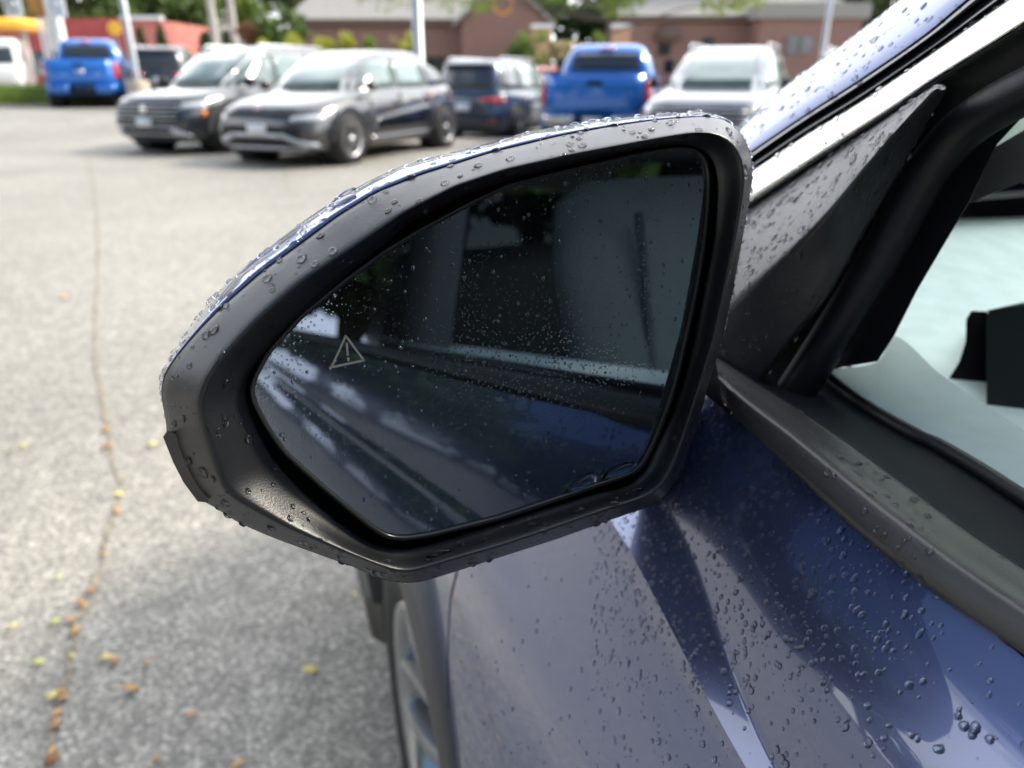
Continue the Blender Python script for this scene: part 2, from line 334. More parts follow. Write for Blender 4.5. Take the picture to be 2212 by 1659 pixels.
# ------------------------------------------------------------------ foliage
def leaf_cloud(mb, c, rad, n, size, rng, flat=1):
    for _ in range(n):
        d = rng.normal(size=3); d /= np.linalg.norm(d); r = rng.random()**.4
        p = c + d*r*rad; a = rng.normal(size=3); a /= np.linalg.norm(a); bb = np.cross(a, rng.normal(size=3)); bb /= np.linalg.norm(bb)+1e-9
        s_ = size*(.6+.8*rng.random()); b0 = len(mb.v)
        mb.v += [tuple(p-a*s_), tuple(p+bb*s_*.5), tuple(p+a*s_), tuple(p-bb*s_*.5)]; mb.f.append((b0, b0+1, b0+2, b0+3))
def tree(name, base, h, cr, m, label, cat='tree', group=None, n_cl=26, leaves=60, size=.22, seed=0, trunk_h=.4, conical=False, droop=0):
    rng = np.random.default_rng(seed); t = empty(name, tuple(base)); tag(t, label, cat, group)
    mt = MB(); th = h*trunk_h
    mt.tube([(0, 0, -.1), (0.02*h, 0, th*.6), (0, 0.01*h, th), (0, 0, h*.8)], [h*.03, h*.024, h*.018, h*.006], 8)
    crown = MB()
    for k in range(n_cl):
        if conical:
            zz = rng.random()**.8; rr = cr*(1-zz)*.9+.05*cr; a = rng.random()*6.28; c = np.array([math.cos(a)*rr*.6, math.sin(a)*rr*.6, h*(.04+.93*zz)]); rd = np.array([rr*.55+.1, rr*.55+.1, h*.09])
        else:
            d = rng.normal(size=3); d /= np.linalg.norm(d); q = rng.random()**.4
            c = np.array([0, 0, h*(trunk_h+(1-trunk_h)*.5)])+d*q*np.array([cr*.8, cr*.8, h*(1-trunk_h)*.42]); rd = np.array([1, 1, .8])*cr*(.22+.2*rng.random())
            if k < 14: mt.tube([(0, 0, th*(.6+.5*rng.random())), tuple(c*np.array([.5, .5, .9])), tuple(c)], [h*.013, h*.008, h*.003], 5)
        leaf_cloud(crown, c, rd, leaves, size, rng)
    mt.build('trunk', M['bark'], t); crown.build('crown', m, t, smooth=False); return t

# ------------------------------------------------------------------ vehicles in the lot
class Body:
    """body made of horizontal plan outlines; slices = (z, x_rear, x_front, half_width, exponent)"""
    def __init__(s, sl): s.sl = sorted(sl)
    def at(s, z):
        S = s.sl; z = min(max(z, S[0][0]), S[-1][0])
        for a, b in zip(S, S[1:]):
            if a[0] <= z <= b[0]:
                t = (z-a[0])/(b[0]-a[0]+1e-9); return [a[i]+(b[i]-a[i])*t for i in range(5)]
    def pt(s, face, a, z, off=0):
        _, xr, xf, b, n = s.at(z); cx = (xr+xf)/2; hx = (xf-xr)/2
        if face in 'FR':
            q = min(abs(a)/b, .999); x = hx*(1-q**n)**(1/n); return (cx+x+off, a, z) if face == 'F' else (cx-x-off, a, z)
        q = min(abs(a-cx)/hx, .999); y = b*(1-q**n)**(1/n)+off
        return (a, y, z) if face == 'L' else (a, -y, z)
    def build(s, name, m, parent, npt=56, crown=.02):
        rows = []
        for z, xr, xf, b, n in s.sl:
            cx, hx = (xr+xf)/2, (xf-xr)/2; row = []
            for k in range(npt):
                t = k*2*math.pi/npt; c_, s_ = math.cos(t), math.sin(t)
                row.append((cx+hx*math.copysign(abs(c_)**(2/n), c_), b*math.copysign(abs(s_)**(2/n), s_), z))
            rows.append(row)
        top = rows[-1]; z, xr, xf, b, n = s.sl[-1]
        for f_, dz in ((.93, crown*.6), (.6, crown), (.15, crown*1.1)): rows.append([((xr+xf)/2+(p[0]-(xr+xf)/2)*f_, p[1]*f_, z+dz) for p in top])
        mb = MB(); b0 = mb.grid(rows, closed_v=True); e = b0+npt*(len(rows)-1); mb.f.append(tuple(range(e, e+npt))); mb.f.append(tuple(range(b0+npt-1, b0-1, -1)))
        return mb.build(name, m, parent, sharp=50)
    def patch(s, name, face, q, m, parent, off=.006, nu=10, nv=4, th=.02):
        """q = 4 corners (a, z) counter-clockwise as seen from outside or not, does not matter"""
        q = [np.array(x, float) for x in q]; P = []
        for j in range(nv+1):
            v = j/nv; P.append([s.pt(face, *((q[0]*(1-v)+q[3]*v)*(1-i/nu)+(q[1]*(1-v)+q[2]*v)*(i/nu)), off) for i in range(nu+1)])
        mb = MB(); mb.grid(P)
        ring = [(0, i) for i in range(nu+1)]+[(j, nu) for j in range(1, nv+1)]+[(nv, i) for i in range(nu-1, -1, -1)]+[(j, 0) for j in range(nv-1, 0, -1)]
        ax = 0 if face in 'FR' else 1; sg = {'F': -1, 'R': 1, 'L': -1, 'S': 1}[face]
        A_ = [P[j][i] for j, i in ring]; B_ = []
        for p in A_: p = list(p); p[ax] += sg*th; B_.append(tuple(p))
        mb.grid([A_, B_], closed_v=True)
        o = mb.build(name, m, parent, sharp=40)
        bm = bmesh.new(); bm.from_mesh(o.data); bmesh.ops.remove_doubles(bm, verts=bm.verts, dist=1e-5); bmesh.ops.recalc_face_normals(bm, faces=bm.faces); bm.to_mesh(o.data); bm.free()
        return o
def wheel(parent, x, y, r, side, rimm, spokes=5, name='wheel'):
    w_ = .22; s = side
    mb = MB(); pr = [(-w_/2, r*.68), (-w_/2, r*.9), (-w_*.38, r*.98), (-w_*.2, r), (w_*.2, r), (w_*.38, r*.98), (w_/2, r*.9), (w_/2, r*.68)]
    mb.lathe(pr, (x, y-s*w_/2, r), n=32); t = mb.build('tyre', M['tyre'], None); t.name = name; t.parent = parent
    mb = MB(); yo = y-s*.004
    mb.lathe([(0, r*.68), (s*.004, r*.64), (-s*.012, r*.60), (-s*.016, r*.58)], (x, yo, r), n=32)
    mb.lathe([(0, .001), (0, r*.14), (-s*.03, r*.17)], (x, yo-s*.001, r), n=16)
    for k in range(spokes):
        for dk in (-.16, .16):
            a = k*2*math.pi/spokes+.3; a1 = a+dk*1.3; a0 = a+dk*2.2
            def q(rr, aa, wd, d): return (x+rr*math.cos(aa+wd), yo-s*d, r+rr*math.sin(aa+wd))
            b0 = len(mb.v); mb.v += [q(r*.12, a0, -.25, .006), q(r*.12, a0, .25, .006), q(r*.64, a1, .055, .004), q(r*.64, a1, -.055, .004)]; mb.f.append((b0, b0+1, b0+2, b0+3))
    mb.build('rim', rimm, t)
    mb = MB(); mb.lathe([(0, .001), (0, r*.62)], (x, y-s*.03, r), n=20); mb.build('brake_disc', M['dark'], t)
    return t
def arches(B, parent, xw, r, halfw, m):
    for x in xw:
        for s in (1, -1):
            mb = MB(); mb.lathe([(s*(halfw+.002), .001), (s*(halfw+.002), r+.045), (s*(halfw-.35), r+.045)], (x, 0, r), n=28); mb.build('wheel_well', M['dark'], parent)
            rows = []
            for k in range(19):
                a = math.pi*k/18; rows.append([(x+q*math.cos(a), s*(halfw+d), r+q*math.sin(a)) for q, d in ((r+.03, -.05), (r+.035, .018), (r+.10, .014), (r+.105, -.05))])
            mb = MB(); mb.grid(rows); mb.build('arch_trim', m, parent, sharp=40)
def suv(name, loc, rz, label, paintm, L=4.6, W=1.86, H=1.66, face='F', glassm=None, rails=True, style='suv', group='cars parked across the lot', trim=None, rimm=None, claddingm=None):
    t = empty(name, (loc[0], loc[1], gz(*loc[:2]) if len(loc) < 3 else loc[2]), rz); tag(t, label, 'car', group)
    hb = W/2; hl = L/2; glassm = glassm or M['car_glass']; rimm = rimm or M['alloy']; claddingm = claddingm or M['cladding']
    hood = .93 if style == 'suv' else .86; belt = 1.0 if style == 'suv' else .97
    B = Body([(.20, -hl+.18, hl-.16, hb-.10, 6), (.30, -hl+.06, hl-.05, hb-.02, 7), (.5, -hl+.02, hl, hb, 7), (hood-.22, -hl+.03, hl-.04, hb, 6), (hood-.08, -hl+.06, hl-.12, hb-.01, 5), (hood, -hl+.08, hl-.35, hb-.03, 5), (belt-.01, -hl+.10, hl-.95, hb-.05, 5), (belt+.05, -hl+.14, hl-1.2, hb-.09, 5)])
    B.build('body', paintm, t)
    rr = -hl+(.35 if style == 'suv' else 1.05)
    G = Body([(belt, -hl+.12, hl-1.12, hb-.08, 5.5), (belt+.25, -hl+.12+(rr+hl-.12)*.35, hl-1.45, hb-.16, 6), (H-.12, rr-.06, hl-1.86, hb-.25, 6), (H-.05, rr+.02, hl-2.05, hb-.29, 6), (H-.01, rr+.14, hl-2.25, hb-.36, 5)])
    G.build('cabin', paintm, t, crown=.025)
    b1, z0, z1 = hb-.10, belt+.06, H-.13
    G.patch('windscreen', 'F', [(-b1+.03, z0), (b1-.03, z0), (b1-.14, z1), (-b1+.14, z1)], glassm, t)
    G.patch('rear_window', 'R', [(-b1+.10, z0+.05), (b1-.10, z0+.05), (b1-.18, z1), (-b1+.18, z1)], M['car_glass_dark'], t)
    xf, xr_ = hl-1.35, -hl+.30
    for s in 'LS':
        G.patch('side_window', s, [(xf, z0), (.02, z0), (.02, z1), (xf-.52, z1)], glassm, t, nu=6)
        G.patch('side_window', s, [(-.05, z0), (-.95, z0), (-.92, z1), (-.05, z1)], glassm, t, nu=6)
        G.patch('side_window', s, [(-1.02, z0), (xr_-.05, z0+.05), (rr+.20, z1-.02), (-1.0, z1)], M['car_glass_dark'], t, nu=6)
        if style == 'hatch' and not rails and paintm is M['paint_grey']: B.patch('lower_door', s, [(hl-1.40, .40), (-hl+1.45, .40), (-hl+1.30, .80), (hl-1.55, .62)], M['black_gloss'], t, off=.012, nv=4, nu=12)
        B.patch('sill_trim', s, [(hl-1.35, .22), (-hl+1.35, .22), (-hl+1.35, .36), (hl-1.35, .36)], claddingm, t, off=.01, nv=2)
        for xa, xb in ((hl-1.45, .0), (-.02, -hl+1.5)):
            B.patch('door', s, [(xa, .38), (xb, .38), (xb, belt-.03), (xa, belt-.03)], paintm, t, off=.004, nv=6, nu=8)
        for xh in (.2, -.85): B.patch('door_handle', s, [(xh, .80), (xh-.2, .80), (xh-.2, .835), (xh, .835)], trim or paintm, t, off=.035, nu=3, nv=1, th=.03)
        mb = MB(); sg = 1 if s == 'L' else -1
        mb.lathe([(-.09, .02), (-.08, .07), (0, .085), (.06, .075), (.085, .02)], (hl-1.42, sg*(hb+.05), belt+.10), axis='x', n=12); o = mb.build('side_mirror', M['dark'] if style == 'suv' else paintm, t)
        if trim:
            P = [G.pt(s, x, z, .012) for x, z in ((hl-1.20, z0-.02), (hl-1.62, z0+.26), (hl-1.98, H-.125), (.0, H-.10), (rr+.25, H-.12), (xr_+.02, z0+.1))]
            mb = MB(); mb.tube(P, .014, 6); mb.build('window_trim', trim, t)
        if rails:
            mb = MB(); mb.tube([(hl-2.1, sg*(hb-.33), H-.03), (hl-2.2, sg*(hb-.33), H+.035), (-hl+.7, sg*(hb-.33), H+.035), (-hl+.6, sg*(hb-.33), H-.02)], .018, 6); mb.build('roof_rail', M['skid'], t)
    r = .35; ax = (hl-.86, -hl+.90)
    arches(B, t, ax, r, hb, claddingm)
    for x in ax:
        for s in (1, -1): wheel(t, x, s*(hb+.045), r, s, rimm)
    # front
    if style == 'suv':
        B.patch('grille', 'F', [(-.62, .52), (.62, .52), (.70, .80), (-.70, .80)], M['dark'], t, off=.012)
        for k in range(4): B.patch('grille_bar', 'F', [(-.64, .56+k*.065), (.64, .56+k*.065), (.64, .575+k*.065), (-.64, .575+k*.065)], M['skid'], t, off=.02, nv=1)
        for s in (1, -1):
            B.patch('headlight', 'F', [(s*.66, .70), (s*.90, .72), (s*.90, .82), (s*.68, .79)], M['lamp_clear'], t, off=.016, nu=5, nv=2)
            B.patch('marker_lamp', 'L' if s > 0 else 'S', [(hl-.36, .60), (hl-.46, .60), (hl-.46, .68), (hl-.36, .68)], M['lamp_amber'], t, off=.012, nu=2, nv=2)
        B.patch('front_skid', 'F', [(-.80, .30), (.80, .30), (.62, .44), (-.62, .44)], M['skid'], t, off=.03)
        B.patch('lower_grille', 'F', [(-.56, .34), (.56, .34), (.50, .43), (-.50, .43)], M['dark'], t, off=.036)
        mb = MB(); mb.lathe([(0, .055), (.015, .075), (.03, .06), (.03, .001)], (hl-.02, 0, .68), axis='x', n=20); mb.build('front_badge', M['chrome'], t)
    else:
        B.patch('nose_panel', 'F', [(-.84, .70), (.84, .70), (.80, .735), (-.80, .735)], M['dark'], t, off=.01, nv=1)
        B.patch('front_grille', 'F', [(-.84, .34), (.84, .34), (.76, .56), (-.76, .56)], M['dark'], t, off=.012)
        for s in (1, -1):
            B.patch('headlight', 'F', [(s*.55, .62), (s*.90, .63), (s*.90, .71), (s*.56, .69)], M['lamp_clear'], t, off=.016, nu=6, nv=2)
            B.patch('bumper_wing', 'F', [(s*.42, .40), (s*.84, .24), (s*.84, .33), (s*.42, .47)], M['skid'], t, off=.03, nu=6, nv=2)
        B.patch('bumper_blade', 'F', [(-.42, .40), (.42, .40), (.42, .46), (-.42, .46)], M['skid'], t, off=.03, nv=2)
        B.patch('bumper_lip', 'F', [(-.84, .235), (.84, .235), (.84, .275), (-.84, .275)], M['skid'], t, off=.02, nv=1)
        mb = MB(); mb.lathe([(0, .04), (.012, .055), (.02, .04), (.02, .001)], (hl-.06, 0, .80), axis='x', n=20); mb.build('front_badge', M['chrome'], t)
    B.patch('number_plate', 'F', [(-.16, .43), (.16, .43), (.16, .58), (-.16, .58)], M['plate'], t, off=.045, nu=2, nv=1)
    # rear
    for s in (1, -1): B.patch('tail_lamp', 'R', [(s*.38, .86), (s*.91, .80), (s*.91, .95), (s*.38, .92)], M['lamp_red'], t, off=.012, nu=6, nv=2); B.patch('rear_reflector', 'R', [(s*.55, .42), (s*.75, .42), (s*.75, .46), (s*.55, .46)], M['lamp_red'], t, off=.014, nu=2, nv=1)
    B.patch('rear_plate', 'R', [(-.16, .66), (.16, .66), (.16, .81), (-.16, .81)], M['plate'], t, off=.02, nu=2, nv=1)
    B.patch('rear_bumper', 'R', [(-.88, .24), (.88, .24), (.88, .50), (-.88, .50)], claddingm, t, off=.02)
    G.patch('rear_spoiler', 'R', [(-.60, H-.115), (.60, H-.115), (.58, H-.075), (-.58, H-.075)], paintm, t, off=.07, nv=1, th=.09)
    return t
def pickup(name, loc, rz, label, H=1.95, chrome=True, L=5.8, W=2.03):
    t = empty(name, (loc[0], loc[1], gz(*loc[:2]) if len(loc) < 3 else loc[2]), rz); tag(t, label, 'pickup truck', 'blue pickup trucks parked in the lot')
    hb, hl = W/2, L/2; top = 1.38; pm = M['paint_blue']
    B = Body([(.48, -hl+.12, hl-.10, hb-.14, 8), (.62, -hl+.03, hl, hb-.03, 9), (.95, -hl, hl, hb, 9), (1.18, -hl+.01, hl-.08, hb-.01, 9), (top, -hl+.02, hl-.35, hb-.05, 9)])
    B.build('body', pm, t, crown=.0)
    mb = MB(); mb.box((-hl+1.0, 0, top+.002), (1.7, W-.32, .02)); mb.build('cargo_bed', M['dark'], t)
    cr_, cf = -hl+1.95, hl-1.45
    G = Body([(top-.02, cr_, cf, hb-.08, 8), (top+.22, cr_+.05, cf-.35, hb-.16, 8), (H-.12, cr_+.14, cf-.85, hb-.27, 8), (H-.04, cr_+.20, cf-1.0, hb-.32, 7), (H, cr_+.34, cf-1.15, hb-.42, 6)])
    G.build('cab', pm, t, crown=.02); z0, z1 = top+.06, H-.14; b1 = hb-.10
    G.patch('rear_window', 'R', [(-b1+.10, z0), (b1-.10, z0), (b1-.25, z1), (-b1+.25, z1)], M['car_glass_dark'], t)
    G.patch('windscreen', 'F', [(-b1+.05, z0), (b1-.05, z0), (b1-.2, z1), (-b1+.2, z1)], M['car_glass'], t)
    G.patch('brake_lamp', 'R', [(-.14, H-.085), (.14, H-.085), (.14, H-.045), (-.14, H-.045)], M['lamp_red'], t, off=.03, nv=1, nu=2)
    for s, sg in (('L', 1), ('S', -1)):
        xm = (cr_+cf)/2-.15
        G.patch('side_window', s, [(cf-.40, z0), (xm+.03, z0), (xm+.03, z1), (cf-.85, z1)], M['car_glass_dark'], t, nu=5)
        G.patch('side_window', s, [(xm-.04, z0), (cr_+.22, z0), (cr_+.30, z1), (xm-.04, z1)], M['car_glass_dark'], t, nu=5)
        for xa, xb in ((cf-.15, xm), (xm-.02, cr_+.1)): B.patch('door', s, [(xa, .62), (xb, .62), (xb, 1.33), (xa, 1.33)], pm, t, off=.005, nv=5, nu=5)
        mb = MB(); mb.box((cf-.35, sg*(hb+.14), top+.16), (.12, .22, .28)); bevel(mb.build('side_mirror', M['dark'], t), .03)
        B.patch('sill_step', s, [(cf, .49), (cr_, .49), (cr_, .58), (cf, .58)], M['dark'], t, off=.04, nv=1)
        B.patch('tail_lamp', 'R', [(sg*(hb-.16), .88), (sg*(hb-.005), .88), (sg*(hb-.03), 1.30), (sg*(hb-.15), 1.30)], M['lamp_red'], t, off=.03, nu=3, nv=6, th=.15)
        B.patch('headlight', 'F', [(sg*(hb-.45), .92), (sg*(hb-.05), .92), (sg*(hb-.06), 1.15), (sg*(hb-.45), 1.15)], M['lamp_clear'], t, off=.02, nu=4, nv=2)
    B.patch('tailgate', 'R', [(-hb+.19, .74), (hb-.19, .74), (hb-.19, top-.01), (-hb+.19, top-.01)], pm, t, off=.018)
    B.patch('tailgate_handle', 'R', [(-.13, 1.20), (.13, 1.20), (.13, 1.28), (-.13, 1.28)], M['dark'], t, off=.03, nu=3, nv=1)
    bm_ = M['chrome'] if chrome else pm
    for s in (1, -1): B.patch('rear_bumper', 'R', [(s*.33, .50), (s*(hb-.03), .50), (s*(hb-.03), .71), (s*.33, .71)], bm_, t, off=.16, nu=6, nv=3, th=.18)
    B.patch('bumper_step', 'R', [(-.33, .50), (.33, .50), (.33, .68), (-.33, .68)], M['dark'], t, off=.14, nu=3, nv=1, th=.15)
    if chrome: B.patch('number_plate', 'R', [(-.16, .55), (.16, .55), (.16, .70), (-.16, .70)], M['plate'], t, off=.17, nu=2, nv=1)
    else:
        B.patch('tailgate_badge', 'R', [(-.11, 1.03), (.11, 1.03), (.11, 1.11), (-.11, 1.11)], M['skid'], t, off=.03, nu=3, nv=1)
    B.patch('front_grille', 'F', [(-.6, .75), (.6, .75), (.6, 1.15), (-.6, 1.15)], M['dark'], t, off=.02)
    r = .40; ax = (hl-.95, -hl+1.20); arches(B, t, ax, r, hb, pm if not chrome else pm)
    for x in ax:
        for s in (1, -1): wheel(t, x, s*(hb+.03), r, s, M['alloy'])
    mb = MB(); mb.box((0, 0, .42), (L-1.0, 1.2, .16)); mb.build('chassis', M['dark'], t)
    return t
hdg = math.atan2(-.917, -.4)        # nose towards the camera
hda = math.atan2(.917, .4)          # nose away
suv('hatchback_car', (-2.62, 12.98), hdg, 'dark grey rounded hatchback facing forward with angular silver lower bumper, nearest parked car', M['paint_grey'], L=4.62, W=1.89, H=1.56, style='hatch', rails=False, glassm=M['car_glass_light'], claddingm=M['paint_grey'], rimm=M['alloy'])
suv('parked_suv', (-5.0, 14.75), hdg, 'graphite suv with bright window trim and amber marker beside the grey hatchback', M['paint_graphite'], L=4.6, W=1.86, H=1.66, glassm=M['car_glass_light'], trim=M['chrome'])
suv('parked_suv', (-.15, 19.0, -.17), hda, 'slate navy suv seen from behind between the hatchback and the blue truck', M['paint_navy'], L=4.6, W=1.88, H=1.68)
pickup('pickup_truck', (2.0, 16.4, -.16), R(78), 'blue pickup with chrome rear bumper seen from behind beside the silver suv', chrome=True, H=1.90)
pickup('pickup_truck', (-12.9, 24.9, .22), R(109.5), 'blue pickup with painted rear bumper by the grass strip at the lot edge', chrome=False, H=1.95)
suv('parked_suv', (3.42, 12.75), hdg, 'silver suv facing forward just behind the mirror housing', M['paint_silver'], L=4.5, W=1.84, H=1.62, glassm=M['car_glass_light'])
suv('parked_suv', (6.9, 16.0), hdg, 'beige suv with dark windows half hidden behind the silver suv', M['paint_cream'], L=4.6, W=1.85, H=1.72, glassm=M['car_glass_dark'])
suv('parked_suv', (9.6, 18.2), hdg, 'white suv whose pale roof shows above the windscreen pillar', M['paint_white'], L=4.7, W=1.9, H=1.75)
suv('parked_suv', (-10.6, 25.0), R(104), 'black suv seen from behind between the far pickup and the graphite suv', M['paint_graphite'], L=4.6, W=1.84, H=1.62)
suv('parked_car', (-3.0, 24.5), hda, 'dark car roof showing behind the thick grey pole', M['paint_graphite'], L=4.5, H=1.6, style='hatch', rails=False)
suv('parked_car', (1.5, 25.0), hda, 'red car roof showing between the navy suv and the blue pickup', M['paint_red'], L=4.5, H=1.55, style='hatch', rails=False)
suv('parked_car', (12.5, 23.5), hda, 'silver car in the far row near the thin lamp post', M['paint_silver'], L=4.5, H=1.55, style='hatch', rails=False)
# white box van
vp = PT(8, 150, 33); t = empty('white_van', (vp[0], vp[1], .33), R(-65)); tag(t, 'white panel van parked beyond the grass strip', 'van')
B = Body([(.35, -2.6, 2.5, .95, 8), (.7, -2.65, 2.65, 1.0, 8), (1.1, -2.65, 2.5, 1.0, 8), (1.25, -2.65, 1.9, .98, 8), (2.1, -2.6, 1.35, .90, 8), (2.3, -2.5, 1.1, .8, 7)])
B.build('body', M['paint_white'], t); B.patch('windscreen', 'F', [(-.85, 1.3), (.85, 1.3), (.75, 2.0), (-.75, 2.0)], M['car_glass_dark'], t)
for s in 'LS': B.patch('side_window', s, [(1.6, 1.35), (.9, 1.35), (.9, 1.9), (1.2, 1.9)], M['car_glass_dark'], t, nu=4)
for x in (1.7, -1.7):
    for s in (1, -1): wheel(t, x, s*1.0, .34, s, M['alloy'])

# ------------------------------------------------------------------ poles, signs
def up_pole(name, u, v, t_, r, m, label, cat, h=9, base=None, r2=None):
    p = PT(u, v, t_); z = gz(p[0], p[1]); e = empty(name, (p[0], p[1], z)); tag(e, label, cat)
    mb = MB(); b = .75 if base else 0; mb.tube([(0, 0, b), (0, 0, h)], [r, (r2 or r*.8)], 14); mb.build('shaft', m, e)
    if base:
        mb = MB(); mb.lathe([(0, .28), (.70, .28), (.74, .25), (.74, .001)], (0, 0, 0), axis='z', n=20); mb.build('concrete_base', M['concrete'], e, sharp=40)
        mb = MB(); mb.lathe([(.74, .001), (.74, .17), (.77, .17), (.78, r), (.9, r)], (0, 0, 0), axis='z', n=12); mb.build('base_plate', m, e, sharp=40)
    mb = MB(); mb.tube([(0, 0, h-.1), (0, -.9, h+.1)], .04, 8); mb.build('lamp_arm', m, e)
    mb = MB(); mb.box((0, -1.2, h+.1), (.35, .65, .12)); bevel(mb.build('lamp_head', m, e), .03)
    return e
up_pole('lamp_post', 297, 180, 19, .085, M['metal_pole'], 'tall pale lamp post on a round concrete base beside the far blue pickup', 'lamp post', base=True)
up_pole('lamp_post', 906, 150, 17.5, .125, M['metal_pole'], 'thick grey lamp post rising behind the grey hatchback', 'lamp post', h=10, r2=.11)
up_pole('lamp_post', 1772, 150, 19.5, .07, M['metal_pole'], 'thin pale lamp post behind the beige suv near the windscreen pillar', 'lamp post')
for i, (u, tt) in enumerate(((470, 46), (512, 47))):
    p = PT(u, 120, tt); e = empty('utility_pole', (p[0], p[1], .33)); tag(e, ('weathered utility pole in front of the white gabled house', 'weathered utility pole just right of the white gabled house')[i], 'utility pole', 'utility poles by the street')
    mb = MB(); mb.tube([(0, 0, 0), (0, 0, 11)], [.24, .17], 12); mb.build('shaft', M['wood_pole'], e)
    mb = MB(); mb.box((0, 0, 10.3), (2.4, .12, .14)); mb.build('crossarm', M['wood_pole'], e)
# group of white sign posts
e0 = PT(137, 120, 26); t = empty('pylon_sign', (e0[0], e0[1], .33)); tag(t, 'tall pylon sign on several white posts behind the far blue pickup', 'sign')
for dx, r in ((-.42, .07), (-.22, .09), (.05, .17), (-.62, .05)):
    mb = MB(); mb.tube([(dx, 0, 0), (dx, 0, 7.5)], r, 10); mb.build('post', M['white_pole'], t)
mb = MB(); mb.box((-.2, 0, 6.6), (3.2, .35, 1.6)); bevel(mb.build('sign_box', M['sign_white'], t), .03)
# lettered hanging boards at the top left
def text(body, size, loc, rot, m, parent, name='lettering', ext=.01):
    c = bpy.data.curves.new(name, 'FONT'); c.body = body; c.size = size; c.extrude = ext; c.align_x = 'CENTER'; c.align_y = 'CENTER'
    o = bpy.data.objects.new(name, c); COL.objects.link(o); o.location = loc; o.rotation_euler = rot; c.materials.append(m); bpy.context.view_layer.update(); me = bpy.data.meshes.new_from_object(o); me.materials.clear(); me.materials.append(m); bpy.data.objects.remove(o); o = bpy.data.objects.new(name, me); COL.objects.link(o); o.location = loc; o.rotation_euler = rot; o.parent = parent; return o
for u, mm_, lt, lm, lab in ((28, 'sign_white', 'C', 'dark', 'white sign board with a grey letter at the top left corner'), (78, 'sign_brown', 'E', 'sign_orange', 'brown sign board between two white sign boards'), (122, 'sign_white', 'C', 'metal_pole', 'white sign board nearest the white sign posts')):
    p = PT(u, 18, 24); t = empty('sign_board', tuple(p)); tag(t, lab, 'sign', 'sign boards hanging in a row')
    mb = MB(); mb.box((0, 0, .1), (.55, .06, .75)); bevel(mb.build('panel', M[mm_], t), .01); text(lt, .6, (0, -.035, .1), (R(90), 0, 0), M[lm], t)
    mb = MB(); mb.tube([(0, .05, .4), (0, .05, 1.6)], .02, 6); mb.build('hanger', M['metal_pole'], t)
for u, v, tt, lab in ((107, 55, 30, 'round yellow sign left of the white sign posts'), (247, 62, 31, 'round yellow sign left of the lamp post')):
    p = PT(u, v, tt); t = empty('round_sign', (p[0], p[1], .33)); tag(t, lab, 'sign', 'round yellow signs before the red building')
    mb = MB(); mb.lathe([(-.03, .001), (-.03, .27), (.03, .27), (.03, .001)], (0, 0, p[2]-.33), n=20); mb.build('disc', M['sign_yellow'], t, sharp=30)
    mb = MB(); mb.tube([(0, .06, 0), (0, .06, p[2]-.2)], .04, 8); mb.build('post', M['metal_pole'], t)
    mb = MB(); mb.tube([(-.2, -.035, p[2]-.33), (.2, -.035, p[2]-.33)], .03, 6); mb.build('sign_stripe', M['sign_orange'], t)
# fuel canopy edge
p = PT(-72, 47, 33); t = empty('station_canopy', (p[0], p[1], .33)); tag(t, 'yellow and orange edged canopy at the far left', 'canopy')
mb = MB(); mb.box((-.5, 2, p[2]-.33), (5.2, 4, .34)); mb.build('fascia', M['sign_yellow'], t); mb = MB(); mb.box((-.5, 2, p[2]-.33-.24), (5.25, 4.05, .1)); mb.build('fascia_stripe', M['sign_orange'], t)
for x in (-2, 1.2): mb = MB(); mb.tube([(x, 2, 0), (x, 2, p[2]-.6)], .14, 8); mb.build('column', M['white_pole'], t)

# ------------------------------------------------------------------ buildings
def bbox_building(name, label, u0, u1, v_top, tt, depth, wallm, parts=None):
    pa, pb = PT(u0, v_top, tt), PT(u1, v_top, tt); return pa, pb
# red building
pa, pb = PT(-150, 40, 44), PT(268, 40, 44); t = empty('red_building', (0, 0, .33)); tag(t, 'long low red building with an end wall coloured salmon as if sunlit behind the far pickup', 'building')
H1 = pa[2]-.33
mb = MB(); mb.box(((pa[0]+pb[0])/2, pa[1]+4, H1/2), (pb[0]-pa[0], 8, H1)); mb.build('wall', M['red_wall'], t, smooth=False)
pc = PT(358, 48, 45)
mb = MB(); mb.box(((pb[0]+pc[0])/2+.02, pa[1]+4, H1/2-.05), (pc[0]-pb[0], 7.6, H1-.1)); mb.build('end_wall', M['red_wall_lit'], t, smooth=False)
mb = MB(); mb.box(((pb[0]+pc[0])/2, pa[1]+.1, H1+.02), (pc[0]-pb[0]+.4, .5, .22)); mb.build('fascia', M['sign_white'], t, smooth=False)
for k in range(5):
    x = pa[0]+(pb[0]-pa[0])*(k+.5)/5; mb = MB(); mb.box((x, pa[1]-.04, 1.5), (1.4, .1, 1.3)); mb.build('window', M['car_glass_dark'], t, smooth=False)
